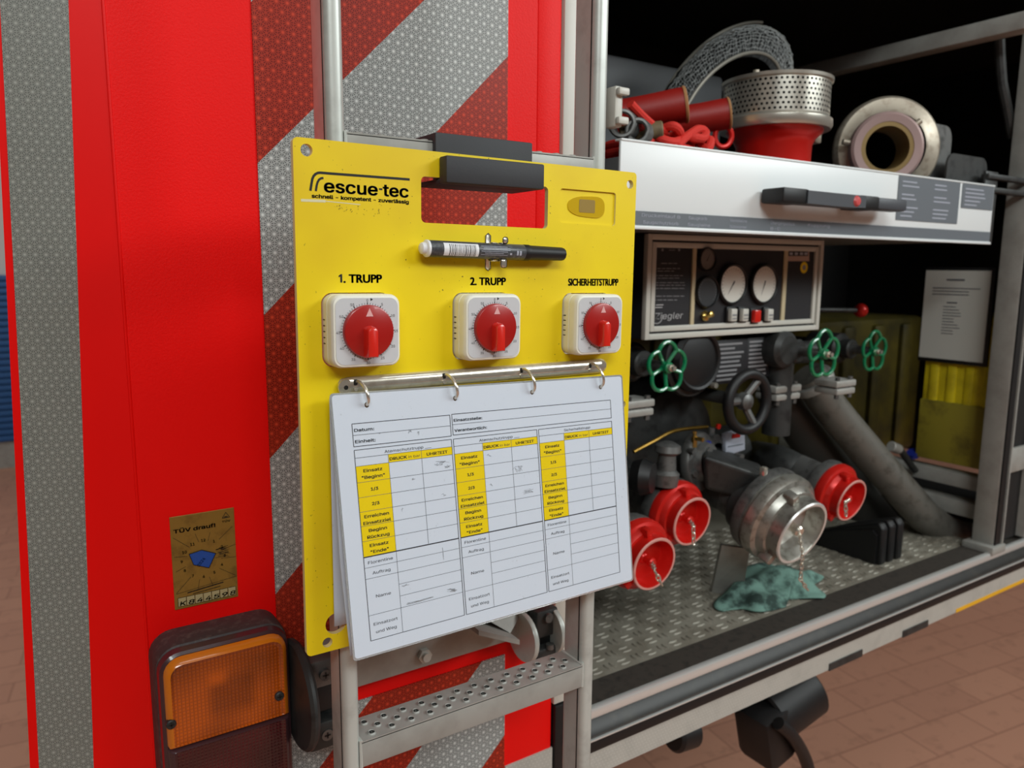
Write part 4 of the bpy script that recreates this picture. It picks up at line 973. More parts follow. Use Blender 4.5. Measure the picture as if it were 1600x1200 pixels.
# ring coupling ----------------------------------------------------------------------------------
rc = thing('adapter_coupling', at(1400, 285, 0.11), 'beige cast adapter coupling with a large hole resting on the tray', 'coupling')
cc = at(1384, 232, 0.085); ra = Vector((-0.62, -0.78, 0.0)).normalized()
def LR(mb, prof, o0, seg=48): return mb.lathe(prof, o0, ra, seg)
LR(new(M_tin), [(0.040, -0.05), (0.080, -0.05), (0.092, -0.044), (0.096, -0.036), (0.096, -0.022), (0.091, -0.014), (0.072, -0.008), (0.062, 0.0)], cc + Vector((0.018, 0, 0.004))).build('flange', rc)
LR(new(M_rosy), [(0.064, -0.012), (0.0655, 0.0), (0.0645, 0.008), (0.060, 0.011), (0.047, 0.010), (0.045, 0.002)], cc).build('locking_ring', rc)['label'] = 'worn pinkish locking ring'
LR(new(mat('brass_seat', (136, 112, 70), 0.45, 0.5)), [(0.048, 0.004), (0.047, 0.009), (0.039, 0.009), (0.037, 0.0), (0.037, -0.05)], cc).build('seat_ring', rc)['label'] = 'brownish brass seat ring'
for an in (40, 170, 290):
    x_, y_, _ = frame_of(ra); d_ = x_ * math.cos(math.radians(an)) + y_ * math.sin(math.radians(an))
    new(M_tin).cyl(cc + d_ * 0.060 - ra * 0.004, cc + d_ * 0.078 - ra * 0.004, 0.0055, seg=12, bev=.001).build('lug', rc)

# ------------------------------------------------------------------ gauge panel
PY = 0.15
pa = at(1008, 366, PY); pbm = at(1272, 512, PY); GX0, GX1 = pa.x - 0.002, pbm.x + 0.001; GZ1, GZ0 = pa.z - H + 0.001, at(998, 531, PY).z - H
gp = thing('gauge_panel', V((GX0 + GX1) / 2, PY, GZ0), 'black pump gauge panel with double white frame under the tray', 'gauge panel')
GWd, GHt = (GX1 - GX0), (GZ1 - GZ0)
def G(o): return lambda x, z: V(GX0 + x * GWd, PY - o, GZ1 - z * GHt)    # 0..1 across and down
def gpx(px, py, o=0.0): p = at(px, py, PY - o); return ((p.x - GX0) / GWd, (GZ1 - (p.z - H)) / GHt)
fm = new(M_panelf)
def framebar(mb, i0, w_, o0, o1):
    x0, x1, z0, z1 = GX0 + i0, GX1 - i0, GZ0 + i0, GZ1 - i0
    for a, b_ in (((x0, z0), (x0 + w_, z1)), ((x1 - w_, z0), (x1, z1)), ((x0 + w_, z0), (x1 - w_, z0 + w_)), ((x0 + w_, z1 - w_), (x1 - w_, z1))):
        mb.bx((a[0], PY - o1, Z(a[1])), (b_[0], PY - o0, Z(b_[1])), 0.001)
framebar(fm, 0, 0.009, 0, 0.010); framebar(fm, 0.0125, 0.0085, 0, 0.008); fm.build('frame', gp)['label'] = 'double white frame'
new(M_panelb).bx((GX0 + .001, PY - 0.004, Z(GZ0 + .001)), (GX1 - .001, PY + 0.03, Z(GZ1 - .001))).build('plate', gp)['label'] = 'black plate'
for px in (1079, 1221):
    x0 = at(px - 2.5, 450, PY).x; x1 = at(px + 3, 450, PY).x
    new(M_cream).bx((x0, PY - 0.007, Z(GZ0 + 0.018)), (x1, PY - 0.003, Z(GZ1 - 0.018)), 0.001).build('divider', gp)
def gauge(px, py, rr, face, name, needle=None):
    c = at(px, py, PY - 0.006); g_ = new(M_rubber).lathe([(rr * 1.14, 0.0), (rr * 1.14, 0.006), (rr * 1.07, 0.009), (rr * 1.0, 0.007)], Vector((c.x, PY - 0.004, c.z)), (0, -1, 0), 36)
    b_ = g_.build('gauge', gp); b_['label'] = name
    d_ = new(face).lathe([(rr, 0), (0, 0)], Vector((c.x, PY - 0.0095, c.z)), (0, -1, 0), 36)
    f_ = lambda x, z: Vector((c.x + x, PY - 0.0099, c.z - z)); d_.use(M_black if face != M_gaugeb else M_panelt)
    for i in range(21):
        a = math.radians(-130 + 13 * i); s_, k_ = math.sin(a), -math.cos(a)
        d_.poly([f_(s_ * rr * .80 - k_ * .0003, k_ * rr * .80 + s_ * .0003), f_(s_ * rr * .92 - k_ * .0003, k_ * rr * .92 + s_ * .0003), f_(s_ * rr * .92 + k_ * .0003, k_ * rr * .92 - s_ * .0003), f_(s_ * rr * .80 + k_ * .0003, k_ * rr * .80 - s_ * .0003)])
    if needle is not None:
        a = math.radians(needle); s_, k_ = math.sin(a), -math.cos(a); w_ = rr * .05
        d_.poly([f_(-k_ * w_ - s_ * rr * .2, s_ * w_ - k_ * rr * .2), f_(s_ * rr * .75, k_ * rr * .75), f_(k_ * w_ - s_ * rr * .2, -s_ * w_ - k_ * rr * .2)])
    d_.build('dial', b_, smooth=0)
gauge(1143, 444, 0.0310, M_gauge, 'large white pressure gauge', 215); gauge(1192, 444, 0.0312, M_gauge, 'second large white pressure gauge', 200)
gauge(1103, 405, 0.0175, M_gauged, 'small greyish gauge', 30); gauge(1103, 456, 0.0240, M_gaugeb, 'round black counter dial', None)
sws = ((1143, 492, M_panelf), (1161, 492, M_panelf), (1180, 494, M_redpl2), (1200, 492, M_panelf))
for px, py, mm_ in sws:
    c = at(px, py, PY - 0.01); w_ = 0.0165 if mm_ is M_redpl2 else 0.015
    s_ = new(M_rubber).box(Vector((c.x, PY - 0.006, c.z)), (0.022, 0.006, 0.028), 0.001).build('switch', gp)
    k2 = new(mm_).box(Vector((c.x, PY - 0.012, c.z)), (w_, 0.010, 0.022), 0.002)
    if mm_ is not M_redpl2: k2.use(M_panelt).box(Vector((c.x, PY - 0.0172, c.z)), (w_ * .7, 0.0006, 0.003)).box(Vector((c.x, PY - 0.0172, c.z - .006)), (w_ * .7, 0.0006, 0.002))
    k2.build('rocker', s_)['label'] = 'red square rocker' if mm_ is M_redpl2 else 'cream rocker with dark marks'
c = at(1102, 494, PY - 0.006); new(M_brass).lathe([(0.009, 0), (0.009, 0.004), (0.005, 0.007), (0.0055, 0.016), (0, 0.018)], Vector((c.x, PY - 0.004, c.z)), (0.15, -1, 0.3), 20).build('key_lock', gp)['label'] = 'round brass key lock'
tx = new(M_panelt); f = G(0.0046)
def gt(px0, px1, py, h_): 
    a = gpx(px0, py); b_ = gpx(px1, py); tx.poly([f(a[0], a[1]), f(b_[0], b_[1]), f(b_[0], b_[1] + h_ / 160), f(a[0], a[1] + h_ / 160)])
for py, x0, x1 in ((411, 1030, 1055), (419, 1016, 1062), (423, 1016, 1050), (430, 1016, 1064), (434, 1016, 1060), (441, 1016, 1069), (445, 1016, 1069), (450, 1016, 1067), (462, 1016, 1066), (468, 1016, 1055)):
    x = x0
    while x < x1 - 3:
        w_ = random.uniform(4, 11); gt(x, min(x1, x + w_), py, 1.1); x += w_ + 1.6
gt(1042, 1052, 390.5, .8)
for px in (1032, 1058):
    c = at(px, 390.5, PY); tx.prism([circ(c.x, c.z - H, 0.0022, 12)], lambda x, z, t: V(x, PY - .0046 - t, z), 0, .0002)
tx.build('small_print', gp, smooth=0)['label'] = 'rows of grey small print'
zg = new(mat('panel_logo_white', (178, 178, 178), 0.5)); a = at(1015, 506, PY); f2 = lambda x, z: Vector((x, PY - 0.0050, H + z))
zg.text('Ziegler', f2, a.x + 0.006, at(1016, 499, PY).z - H, 0.020, width=at(1064, 499, PY).x - a.x - 0.008, down=False, shear=.18)
z0 = at(1016, 494, PY); zg.tube([Vector((z0.x + 0.010 + 0.0125 * math.cos(t) , PY - 0.0052, z0.z + 0.012 * math.sin(t))) for t in [math.radians(120 + 250 * i / 20) for i in range(21)]], 0.0007, 4)
for q in (0, 0.004): zg.box(Vector((z0.x + 0.013 + q * .5, PY - 0.0052, z0.z + 0.014 + q)), (0.016, .0004, .0016))
zg.build('emblem', gp, smooth=0)['label'] = 'white lettering with round emblem'
sk = new(mat('pale_panel_sticker', (186, 160, 146), 0.5)); 
def gq(mb, x0, y0, x1, y1, o=.0048):
    f_ = G(o); a, b_, c, d = gpx(x0, y0), gpx(x1, y0), gpx(x1, y1), gpx(x0, y1); mb.poly([f_(*a), f_(*b_), f_(*c), f_(*d)])
gq(sk, 1226, 391, 1261, 408); sk.use(M_panelb); gq(sk, 1228, 392.5, 1259, 400, .0052); sk.use(M_labt)
for x in (1230, 1238, 1246, 1253): gq(sk, x, 394.5, x + 5, 398.5, .0054)
sk.build('name_sticker', gp, smooth=0)['label'] = 'pale sticker with a dark upper band'
ys = new(M_formyel); c = at(1253, 418, PY); ys.prism([circ(c.x, c.z - H, 0.0105, 24)], lambda x, z, t: V(x, PY - .0045 - t, z), 0, .0003); ys.use(M_panelt).prism([circ(c.x, c.z - H, 0.005, 16)], lambda x, z, t: V(x, PY - .0049 - t, z), 0, .0002)
ys.build('round_sticker', gp)['label'] = 'round yellow sticker'
bc = new(M_shell).bx((GX0 - 0.006, PY + 0.03, Z(GZ0)), (GX1 + 0.02, PY + 0.3, Z(GZ1 + 0.02))); bc.build('box', gp)['label'] = 'black box behind the panel'

# ------------------------------------------------------------------ pump with outlets
def tilt(deg, yaw=0.0):
    a = math.radians(deg); b_ = math.radians(yaw); return Vector((math.sin(b_) * math.cos(a), -math.cos(b_) * math.cos(a), -math.sin(a)))
CA = at(1222, 812, 0.03); AA = tilt(17); RA = 0.079
C2 = at(1061, 804, 0.09); A2 = tilt(7); R2 = 0.055
C3 = at(1309, 771, 0.07); A3 = tilt(12); R3 = 0.056
C1 = at(1001, 868, 0.05); A1_ = tilt(7); R1 = 0.056
pump = thing('fire_pump', V(1.10, 0.30, -0.61), 'dark grey cast fire pump with several outlets on the tread plate', 'pump')
pv = new(M_castd)
back = CA - AA * 0.30
pv.lathe([(RA * .62, 0.0), (RA * .62, 0.12), (RA * .78, 0.13), (RA * .78, 0.17)], back + AA * 0.10, AA, 36)
pv.lathe([(0, -0.06), (0.08, -0.06), (0.125, -0.04), (0.145, 0.0), (0.145, 0.06), (0.12, 0.10), (0.07, 0.12), (0, 0.12)], back + Vector((-0.04, 0.05, 0.0)), (0, -1, -0.12), 40)
pv.build('pump_casing', pump)['label'] = 'dark round pump casing'
tb_ = new(M_castd)
q = [at(1098, 712, 0.10), at(1188, 742, 0.055), at(1196, 752, 0.055), at(1196, 790, 0.06), at(1100, 765, 0.12)]
u_ = Vector((0.065, 0.055, 0.0))
tb_.loft([[p for p in q], [p + u_ for p in q]]); o = tb_.build('suction_block', pump); md = o.modifiers.new('round', 'BEVEL'); md.width = 0.012; md.segments = 3
fl = new(M_cast)
c = at(1085, 720, 0.16); fl.lathe([(0, 0), (0.05, 0), (0.052, 0.003), (0.052, 0.013), (0.05, 0.016), (0.036, 0.018), (0.032, 0.03), (0, 0.03)], c, (0.25, -0.93, 0.1), 32)
c = at(1108, 722, 0.17); fl.lathe([(0, 0), (0.05, 0), (0.052, 0.003), (0.052, 0.013), (0.05, 0.016), (0.036, 0.018)], c, (0.25, -0.93, 0.1), 32)
for px, py in ((1076, 704), (1078, 738), (1100, 702), (1150, 712)): c = at(px, py, 0.14); fl.cyl(c, c + Vector((0, -0.014, 0)), 0.006, seg=8)
fl.build('flange', pump)['label'] = 'pale bolted flanges'
c = at(1193, 740, 0.05); new(M_chrome).box(c, (0.010, 0.012, 0.024), 0.003).build('clamp', pump)
def outlet(C_, A_, R_, px, py, Y, name):
    m = new(M_cast); b_ = C_ - A_ * (R_ * 0.38); e = at(px, py, Y)
    m.lathe([(R_ * .66, -0.075), (R_ * .70, -0.02), (R_ * .97, -0.014), (R_ * 1.0, -0.004), (R_ * .97, 0.004), (R_ * .8, 0.006), (0, 0.006)], b_, A_, 40)
    m.use(M_castd).tube(spline([b_ - A_ * 0.07, b_ - A_ * 0.12, (b_ - A_ * .12) * .4 + e * .6 + Vector((0, .03, 0)), e], 6), R_ * .64, 20)
    o_ = m.build(name, pump); o_['label'] = 'grey outlet pipe with pale coupling ring'
outlet(CA, AA, RA, 1140, 700, 0.33, 'outlet_pipe')
outlet(C2, A2, R2, 1010, 735, 0.30, 'outlet_pipe')
outlet(C3, A3, R3, 1190, 715, 0.40, 'outlet_pipe')
outlet(C1, A1_, R1, 975, 800, 0.25, 'outlet_pipe')
bs = new(M_alud); q = [at(1122, 855, 0.10), at(1165, 845, 0.12), at(1160, 925, 0.12), at(1110, 925, 0.085)]
q = [at(1128, 852, 0.12), at(1172, 858, 0.10)]; fz = Z(-0.609)
bt_ = [at_z(1112, 926, fz), at_z(1160, 930, fz)]
bs.loft([[q[0], q[1], bt_[1], bt_[0]], [p + Vector((0.004, 0.008, 0)) for p in (q[0], q[1], bt_[1], bt_[0])]]); bs.build('foot_bracket', pump)['label'] = 'pale grey foot plate'
vk = new(M_cast); c = at(1041, 728, 0.10); vk.lathe([(0.020, -0.02), (0.022, 0.0), (0.016, 0.006), (0.014, 0.03), (0.022, 0.036), (0.020, 0.046), (0.008, 0.052), (0, 0.052)], c + Vector((0, 0, -0.012)), (0.05, 0, 1), 14)
vk.build('valve_cap', pump)['label'] = 'pale ribbed valve cap'
bkb = new(M_rubber); c = at(1005, 745, 0.10); bkb.lathe([(0, -0.02), (0.024, -0.016), (0.030, 0), (0.024, 0.016), (0, 0.02)], c, (0.6, -1, 0), 24); bkb.build('knob', pump)['label'] = 'round black knob'
lb2 = new(M_labt); c = at(1146, 690, 0.16); lb2.box(c, (0.052, 0.01, 0.042), 0.002, Matrix.Rotation(math.radians(-6), 3, 'Y')); lb2.use(M_redpl).box(c + Vector((0.0, -0.0055, 0.012)), (0.022, 0.001, 0.008)).use(M_labg).box(c + Vector((0, -0.0055, -0.006)), (0.04, 0.001, 0.002)); lb2.build('label_block', pump)['label'] = 'pale label block with a red mark'
bf = new(M_brass); c = at(1085, 688, 0.14); bf.cyl(c + Vector((0, 0, -.012)), c + Vector((0, 0, .006)), 0.0055, seg=6).cyl(c + Vector((0, 0, .006)), c + Vector((0, 0, .016)), 0.0035, seg=10).tube([c + Vector((0, 0, 0)), c + Vector((0, -0.004, .004)), c + Vector((0.002, -0.018, .004))], 0.004, 8); bf.build('brass_fitting', pump)['label'] = 'small brass fitting'
cpz = new(M_copper).tube(spline([at(990, 706, 0.17), at(1020, 690, 0.17), at(1055, 673, 0.18), at(1105, 667, 0.19)], 8), 0.0035, 8); cpz.build('copper_pipe', pump)['label'] = 'thin copper pipe'
bl = new(M_bluepl); c = at(1103, 694, 0.15); bl.box(c, (0.020, 0.012, 0.012), 0.004); bl.build('tap', pump)['label'] = 'small blue tap'
gr_ = new(M_cast); gr_.tube([at(1112, 668, 0.17), at(1110, 705, 0.17)], 0.006, 10); c = at(1121, 666, 0.165); gr_.use(M_redpl2).cyl(c, c + Vector((0, -.004, 0)), 0.005, seg=12); gr_.build('drain_stub', pump)
# blind caps on chains -------------------------------------------------------------------------------
def chain(mb, pts, r=0.0045, wr=0.0011):
    L = 0; segs = []
    for a, b_ in zip(pts, pts[1:]): segs.append((L, a, b_)); L += (b_ - a).length
    n = max(2, int(L / (r * 1.9)))
    for i in range(n):
        s_ = L * (i + .5) / n
        for l0, a, b_ in segs:
            l = (b_ - a).length
            if l0 <= s_ <= l0 + l + 1e-9: c = a + (b_ - a) * ((s_ - l0) / l); d_ = (b_ - a) / l
        x_, y_, _ = frame_of(d_); s2_ = x_ if i % 2 else y_
        mb.tube([c + d_ * (r * 1.35 * math.cos(t)) + s2_ * (r * .7 * math.sin(t)) for t in [2 * math.pi * k_ / 12 for k_ in range(12)]], wr, 6, closed=True)
M_worn = mat('worn_red_edge', (214, 150, 140), 0.4)
def blind_cap(C_, A_, R_, m, label, lugs, chain_px, Yc, group):
    t = thing('blind_cap', C_ - Vector((0, 0, R_)), label, 'hose cap', group)
    prof = [(.78, -.36), (.93, -.34), (.95, -.26), (1.0, -.22), (1.0, -.05), (.97, .02), (.88, .07), (.84, .16), (.80, .22), (.745, .24)]
    b_ = new(m).lathe([(r * R_, q_ * R_) for r, q_ in prof] + [(.745 * R_, .53 * R_)], C_, A_, 56)
    b_.lathe([(.67 * R_, .555 * R_), (.65 * R_, .52 * R_), (.635 * R_, .20 * R_), (.60 * R_, .12 * R_), (0, .10 * R_)], C_, A_, 56)
    b_.use(M_worn if m is M_caprd else M_silver).lathe([(.745 * R_, .53 * R_), (.725 * R_, .56 * R_), (.67 * R_, .555 * R_)], C_, A_, 56)
    b_.build('cap_body', t)
    x_, y_, a_ = frame_of(A_)
    for an in lugs:
        d_ = x_ * math.cos(math.radians(an)) + y_ * math.sin(math.radians(an)); tg = a_.cross(d_)
        base = C_ + d_ * (R_ * .84); mt = Matrix((d_, tg, a_)).transposed()
        new(m).box(base + a_ * (R_ * .24), (R_ * .24, R_ * .20, R_ * .30), R_ * .05, mt).build('lug', t)
    kb_ = new(m if m is M_caprd else M_chrome).lathe([(r * R_, q_ * R_) for r, q_ in ((.18, .10), (.16, .16), (.11, .20), (.10, .34), (.13, .38), (.13, .46), (.10, .50), (0, .50))], C_, A_, 24); kb_.build('knob', t)
    if m is M_capsi:
        new(M_silver).lathe([(.58 * R_, .125 * R_), (.50 * R_, .15 * R_), (.2 * R_, .17 * R_), (0, .17 * R_)], C_, A_, 40).build('inner_disc', t)['label'] = 'bright inner disc'
    ch = new(M_chrome); chain(ch, [C_ + A_ * (R_ * .46)] + [at(px, py, Yc - 0.004 * i) for i, (px, py) in enumerate(chain_px)], 0.0042 if m is M_caprd else 0.0036, 0.0012); ch.build('chain', t)['label'] = 'small metal chain'
GC = 'red blind caps on the pump outlets'
blind_cap(CA, AA, RA, M_capsi, 'large silver blind cap on the central suction inlet', (115, 235, 355), [(1254, 865), (1251, 905), (1262, 922)], -0.035, None)
blind_cap(C2, A2, R2, M_caprd, 'red blind cap between the form sheet and the silver cap', (100, 220, 340), [(1083, 822), (1084, 850)], 0.04, GC)
blind_cap(C3, A3, R3, M_caprd, 'red blind cap furthest from the form sheet behind the silver cap', (110, 230, 350), [(1321, 785), (1322, 806)], 0.015, GC)
blind_cap(C1, A1_, R1, M_caprd, 'lowest red blind cap half hidden by the form sheet', (100, 220, 340), [(1022, 890), (1034, 914)], -0.005, GC)

# ------------------------------------------------------------------ valves with handwheels
def handwheel(mb, c, r, lobes, rt, ax_=(0, -1, 0)):
    x_, y_, a_ = frame_of(ax_); pts = []
    for i in range(90):
        t = 2 * math.pi * i / 90; rr = r * (0.80 + 0.20 * abs(math.cos(lobes * t / 2 + math.pi / 2 * 0))) ; pts.append(c + x_ * rr * math.sin(t) + y_ * rr * math.cos(t))
    mb.tube(pts, rt, 8, closed=True)
    for k_ in range(lobes):
        t = 2 * math.pi * (k_ + .5) / lobes
        d_ = x_ * math.sin(t) + y_ * math.cos(t); mb.tube([c + d_ * r * .15 - a_ * .004, c + d_ * r * .5 - a_ * .002, c + d_ * r * .80], rt * .95, 8)
    mb.lathe([(0, -.006), (r * .22, -.006), (r * .22, .006), (0, .008)], c, a_, 20)
def valve(px, py, Y, r, label, flange_px):
    c = at(px, py, Y); t = thing('gate_valve', c + Vector((0, 0.05, -r)), label, 'valve', 'valves with green handwheels')
    w_ = new(M_green); handwheel(w_, c, r, 5, r * .085); w_.build('handwheel', t)['label'] = 'green five-lobed handwheel'
    new(M_chrome).cyl(c + Vector((0, 0.004, 0)), c + Vector((0, -0.012, 0)), 0.0065, seg=6).cyl(c + Vector((0, -.012, 0)), c + Vector((0, -.018, 0)), 0.004, seg=10).build('nut', t)
    b_ = new(M_cast).cyl(c, c + Vector((0, 0.09, 0)), 0.009, seg=14).use(M_castd).cyl(c + Vector((0, 0.05, 0)), c + Vector((0, 0.075, 0)), 0.022, seg=20, bev=.003).cyl(c + Vector((0, 0.075, 0)), c + Vector((0, 0.16, 0)), 0.034, seg=24, bev=.006)
    if not flange_px: b_.cyl(c + Vector((0, 0.15, 0)), c + Vector((0, 0.415, 0)), 0.018, seg=20)
    b_.build('valve_body', t)
    if flange_px:
        f_ = at(flange_px[0], flange_px[1], Y + 0.03); fb = new(M_alud).box(f_, (0.062, 0.05, 0.0125), 0.003).box(f_ + Vector((0, 0, -0.0145)), (0.058, 0.05, 0.012), 0.003)
        for q_ in (-0.02, 0.02): fb.use(M_cast).cyl(f_ + Vector((q_, -0.018, -0.028)), f_ + Vector((q_, -0.018, 0.012)), 0.005, seg=6)
        fb.build('flange', t)['label'] = 'pale bolted flange pair'
valve(1042, 574, 0.12, 0.041, 'valve with green handwheel under the left end of the gauge panel', (985, 628))
valve(1287, 553, 0.08, 0.043, 'valve with green handwheel under the right end of the gauge panel', (1305, 597))
valve(1366, 549, 0.20, 0.044, 'valve with green handwheel farthest back against the yellow tank', None)
bw = thing('control_wheel', at(1170, 690, 0.13), 'black round control handwheel between the gauge panel and the pump', 'handwheel')
c = at(1168, 628, 0.12); bwm = new(M_rubber).tube([c + Vector((0.050 * math.sin(t), 0, 0.050 * math.cos(t))) for t in [2 * math.pi * i / 48 for i in range(48)]], 0.0095, 12, closed=True); bwm.build('rim', bw)
sp = new(M_cast)
for an in (35, 155, 275): d_ = Vector((math.sin(math.radians(an)), 0, math.cos(math.radians(an)))); sp.tube([c + Vector((0, 0.012, 0)), c + d_ * 0.046], 0.007, 8)
sp.lathe([(0, 0), (0.016, 0), (0.014, 0.014), (0.007, 0.018), (0, 0.018)], c + Vector((0, 0.012, 0)), (0, -1, 0), 20); sp.cyl(c + Vector((0, 0.01, 0)), c + Vector((0, 0.16, 0)), 0.012); sp.build('spoke_hub', bw)['label'] = 'grey spoked hub'
ex = new(M_alud); f_ = at(1216, 605, 0.16); ex.box(f_, (0.075, 0.05, 0.013), 0.003).box(f_ + Vector((0, 0, -0.015)), (0.07, 0.05, 0.012), 0.003).use(M_cast)
for q_ in (-0.025, 0.025): ex.cyl(f_ + Vector((q_, -0.018, -0.03)), f_ + Vector((q_, -0.018, 0.012)), 0.005, seg=6)
ex.use(M_castd).cyl(f_ + Vector((0, 0, -0.09)), f_ + Vector((0, 0, 0.05)), 0.026, seg=20).cyl(f_ + Vector((-0.02, 0.02, 0.075)), f_ + Vector((-0.02, -0.035, 0.075)), 0.034, seg=24, bev=0.008).cyl(f_ + Vector((-0.02, 0.02, 0.06)), f_ + Vector((0.12, 0.02, 0.06)), 0.022, seg=20)
tag(ex.build('pipe_flange'), 'grey bolted pipe flange behind the black control wheel', 'pipe flange')
rg = new(M_rubber); c = at(1084, 562, 0.16); rg.lathe([(0.056, 0.0), (0.056, 0.008), (0.05, 0.016), (0.046, 0.014), (0.044, 0.010), (0.030, 0.014), (0, 0.015)], c, (0.0, -1, 0), 40); rg.use(M_castd).lathe([(0.04, -.02), (0.064, -.02), (0.066, -.012), (0.064, -0.002), (0.05, 0)], c, (0, -1, 0), 40).use(M_chrome).cyl(c + Vector((.035, -.012, -.045)), c + Vector((.035, -.022, -.045)), .005, seg=8)
tag(rg.build('cover_cap'), 'round black cover behind the first green handwheel', 'cover cap')
def plate(px0, py0, px1, py1, Y, label):
    a = at(px0, py0, Y); b_ = at(px1, py1, Y); t = thing('instruction_plate', Vector(((a.x + b_.x) / 2, Y, b_.z)), label, 'sign plate', 'instruction plates below the gauge panel')
    new(M_panelb).bx((a.x, Y, b_.z), (b_.x, Y + 0.003, a.z), 0.0008).build('plate', t)
    p = new(M_panelt); n = 9; hgt = a.z - b_.z
    for i in range(n):
        z_ = a.z - hgt * (.08 + .9 * i / n); ww = (b_.x - a.x) * random.uniform(.5, .82); p.rect(lambda x, z: Vector((x, Y - .0004, z)), a.x + (b_.x - a.x) * .08, z_, a.x + (b_.x - a.x) * .08 + ww, z_ - hgt * .045)
    p.build('small_print', t, smooth=0)
plate(1118, 532, 1166, 596, 0.16, 'wider dark plate with lines of grey print below the gauges')
plate(1168, 528, 1206, 588, 0.161, 'narrower dark plate with lines of grey print beside the wider plate')
kl = thing('knob_lever', at(1345, 484, 0.26), 'thin dark lever with a red ball beside the gauge panel', 'lever')
new(M_castd).tube([at(1270, 484, 0.30), at(1345, 485, 0.27)], 0.006, 10).build('rod', kl); c = at(1345, 485, 0.27)
new(M_caprd).lathe([(0.016 * math.sin(t), -0.016 * math.cos(t)) for t in [math.pi * i / 12 for i in range(13)]], c, (1, 0, 0), 20).build('ball', kl)['label'] = 'red ball knob'

# pipes, tank, sheet, chock, cloth -----------------------------------------------------------------
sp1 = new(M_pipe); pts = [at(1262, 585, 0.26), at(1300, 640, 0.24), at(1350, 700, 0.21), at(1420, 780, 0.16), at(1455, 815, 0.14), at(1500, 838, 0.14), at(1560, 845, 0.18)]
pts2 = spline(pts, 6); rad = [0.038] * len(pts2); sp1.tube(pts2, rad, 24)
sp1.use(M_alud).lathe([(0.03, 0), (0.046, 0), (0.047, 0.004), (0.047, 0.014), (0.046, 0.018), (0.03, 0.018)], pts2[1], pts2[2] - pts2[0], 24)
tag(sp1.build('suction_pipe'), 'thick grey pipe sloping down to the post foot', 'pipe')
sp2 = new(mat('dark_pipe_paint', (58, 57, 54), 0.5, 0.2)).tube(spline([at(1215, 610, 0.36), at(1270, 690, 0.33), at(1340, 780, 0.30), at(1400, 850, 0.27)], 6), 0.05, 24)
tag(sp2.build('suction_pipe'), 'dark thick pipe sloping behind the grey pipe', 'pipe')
sm2 = new(M_castd).tube(spline([at(1395, 698, 0.20), at(1408, 705, 0.20), at(1420, 722, 0.20), at(1430, 735, 0.20)], 5), 0.008, 10).use(M_alud).cyl(at(1392, 697, 0.2), at(1404, 702, 0.2), 0.012, seg=16, bev=.002).use(M_bluepl).cyl(at(1426, 706, 0.22), at(1428, 712, 0.22), 0.014, seg=12)
tag(sm2.build('drain_hose'), 'short dark hose with a pale end above the grey pipe', 'hose')
tk = thing('water_tank', V(2.0, 0.6, -0.6), 'yellow ribbed plastic water tank deep inside the pump bay', 'water tank')
b_ = new(M_tankshade).bx((1.10, 0.62, Z(-0.60)), (2.55, 0.94, Z(-0.15)), 0.02)
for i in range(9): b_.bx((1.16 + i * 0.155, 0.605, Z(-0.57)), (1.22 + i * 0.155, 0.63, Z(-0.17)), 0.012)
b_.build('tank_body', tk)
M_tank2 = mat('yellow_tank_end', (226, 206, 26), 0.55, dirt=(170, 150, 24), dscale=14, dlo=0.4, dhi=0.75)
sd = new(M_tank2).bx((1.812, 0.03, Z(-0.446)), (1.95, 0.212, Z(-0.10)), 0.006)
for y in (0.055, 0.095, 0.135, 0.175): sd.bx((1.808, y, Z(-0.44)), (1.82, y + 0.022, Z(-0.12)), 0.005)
sd.use(mat('dull_yellow_tank_lower', (150, 138, 44), 0.6, dirt=(112, 100, 34), dscale=18)).bx((1.806, 0.028, Z(-0.445)), (1.9, 0.2125, Z(-0.303)), 0.003)  # lower half of the side in a duller yellow
sd.build('tank_side', tk)['label'] = 'yellow tank side lit beside the post'
ih = thing('notice_holder', V(1.798, 0.15, -0.21), 'white printed notice in a black holder on the bay side above the yellow tank', 'notice')
new(M_rubber).bx((1.799, 0.068, Z(-0.212)), (1.806, 0.222, Z(0.006)), 0.001).build('holder', ih)
new(mat('notice_paper', (198, 198, 190), 0.5)).bx((1.7975, 0.076, Z(-0.203)), (1.799, 0.219, Z(-0.001))).build('paper', ih)
pn = new(M_inkl); f = lambda y, z: Vector((1.797, y, H + z))
pn.rect(f, 0.17, -0.020, 0.13, -0.024)
for i in range(3): pn.rect(f, 0.20, -0.040 - i * .007, 0.10 + random.uniform(-.008, .02), -0.042 - i * .007)
pn.rect(f, 0.165, -0.072, 0.142, -0.075)
for i in range(10): pn.rect(f, 0.172, -0.082 - i * .0068, 0.135 + random.uniform(-.008, .016), -0.0836 - i * .0068)
pn.build('notice_print', ih, smooth=0)
ck = thing('wheel_chock', at_z(1372, 880, Z(-0.609)), 'black ribbed rubber wheel chock on the tread plate near the post', 'wheel chock')
c0 = at_z(1376, 886, Z(-0.609)); cb = new(M_rubber)
sil = [(0, 0), (0.0, 0.078), (0.010, 0.090), (0.022, 0.086), (0.10, 0.055), (0.17, 0.02), (0.20, 0.0)]
for i in range(3):
    x0 = c0.x + 0.005 + i * 0.030; q1 = [Vector((x0, c0.y + 0.004 + y, c0.z + z)) for y, z in sil]; q2 = [p + Vector((0.020, 0, 0)) for p in q1]; cb.loft([q1, q2])
o = cb.build('rib', ck); md = o.modifiers.new('round', 'BEVEL'); md.width = 0.004; md.segments = 2
q1 = [Vector((c0.x, c0.y + 0.014 + y, c0.z + z * .80)) for y, z in sil]; q2 = [p + Vector((0.09, 0, 0)) for p in q1]; new(M_rubber).loft([q1, q2]).build('wedge', ck)
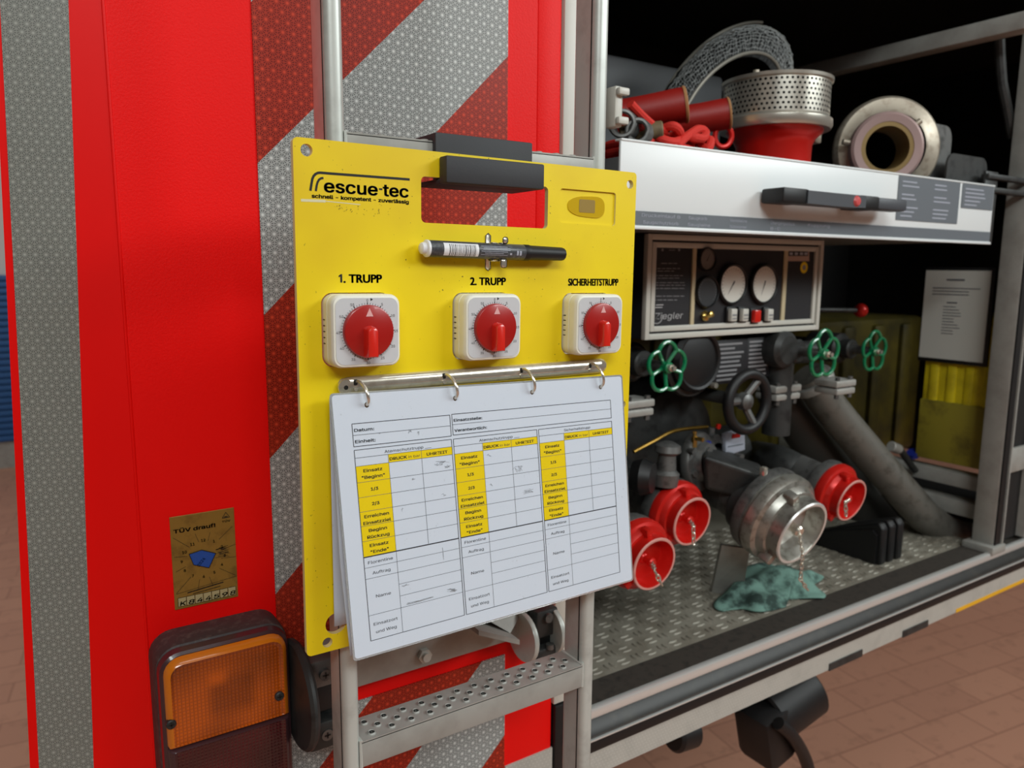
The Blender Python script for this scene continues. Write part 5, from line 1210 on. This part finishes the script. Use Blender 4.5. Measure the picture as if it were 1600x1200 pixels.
# crumpled cloth
cl_ = new(M_cloth); n = 46; vs = []; fc = []; oc = at_z(1205, 922, Z(-0.609))
e1 = (at_z(1280, 915, Z(-0.609)) - at_z(1135, 925, Z(-0.609))); e2 = at_z(1205, 893, Z(-0.609)) - at_z(1195, 960, Z(-0.609))
for j in range(n + 1):
    for i in range(n + 1):
        a, b2 = i / n - .5, j / n - .5
        edge = 1 - 0.20 * math.cos(6 * math.atan2(b2, a) + .6) * (a * a + b2 * b2) * 2
        hgt = 0.026 * math.exp(-((a + .12) ** 2 + (b2 - .05) ** 2) * 7) + 0.022 * math.exp(-((a - .33) ** 2 + (b2) ** 2) * 20)
        fold_ = 0.007 * math.sin(10 * a + 5 * b2 + 1.6 * math.sin(5 * b2)) + 0.004 * math.sin(15 * b2 - 9 * a + 1.3)
        d2 = max(abs(a), abs(b2)); fall = max(0, min(1, (0.5 - d2) * 7 + .15))
        z_ = 0.003 + max(0, (hgt + fold_ * .9 + .006)) * fall
        p = oc + e1 * a * edge * 1.02 + e2 * b2 * edge * (0.95 if a < .2 else .6); vs.append(Vector((p.x, p.y, Z(-0.609) + z_)))
for j in range(n):
    for i in range(n): a_ = j * (n + 1) + i; fc.append((a_, a_ + 1, a_ + n + 2, a_ + n + 1))
o = cl_.add(vs, fc).build('cleaning_cloth', smooth=60); md = o.modifiers.new('thickness', 'SOLIDIFY'); md.thickness = 0.002
tag(o, 'crumpled green cleaning cloth on the tread plate under the silver cap', 'cloth')
# box under the rear edge
tw = thing('trailer_socket', at(1220, 1190, 0.03), 'black trailer socket box hanging under the rear edge', 'trailer socket')
c = at(1222, 1118, 0.03)
tq = new(M_rubber).lathe([(0, 0), (0.050, 0), (0.054, 0.004), (0.054, 0.10), (0.05, 0.104), (0, 0.104)], at(1195, 1118, 0.04), Vector((0.9, -0.1, 0.30)), 32); tq.build('barrel', tw)
tq = new(M_rubber).box(at(1196, 1140, 0.03), (0.075, 0.08, 0.105), 0.015, Matrix.Rotation(math.radians(-14), 3, 'Y')); tq.build('housing', tw)
tq = new(M_rubber).tube(spline([at(1216, 1130, -0.02), at(1238, 1150, -0.025), at(1258, 1185, -0.02), at(1268, 1225, -0.01), at(1275, 1280, 0.0)], 6), 0.011, 12); tq.build('cable', tw)['label'] = 'bent black cable'
t2 = new(M_rubber).cyl(at(1050, 1150, 0.06), at(1082, 1140, 0.06), 0.028, seg=20, bev=.005); tag(t2.build('hose_stub'), 'small black stub under the rear edge beside the ladder', 'hose stub')
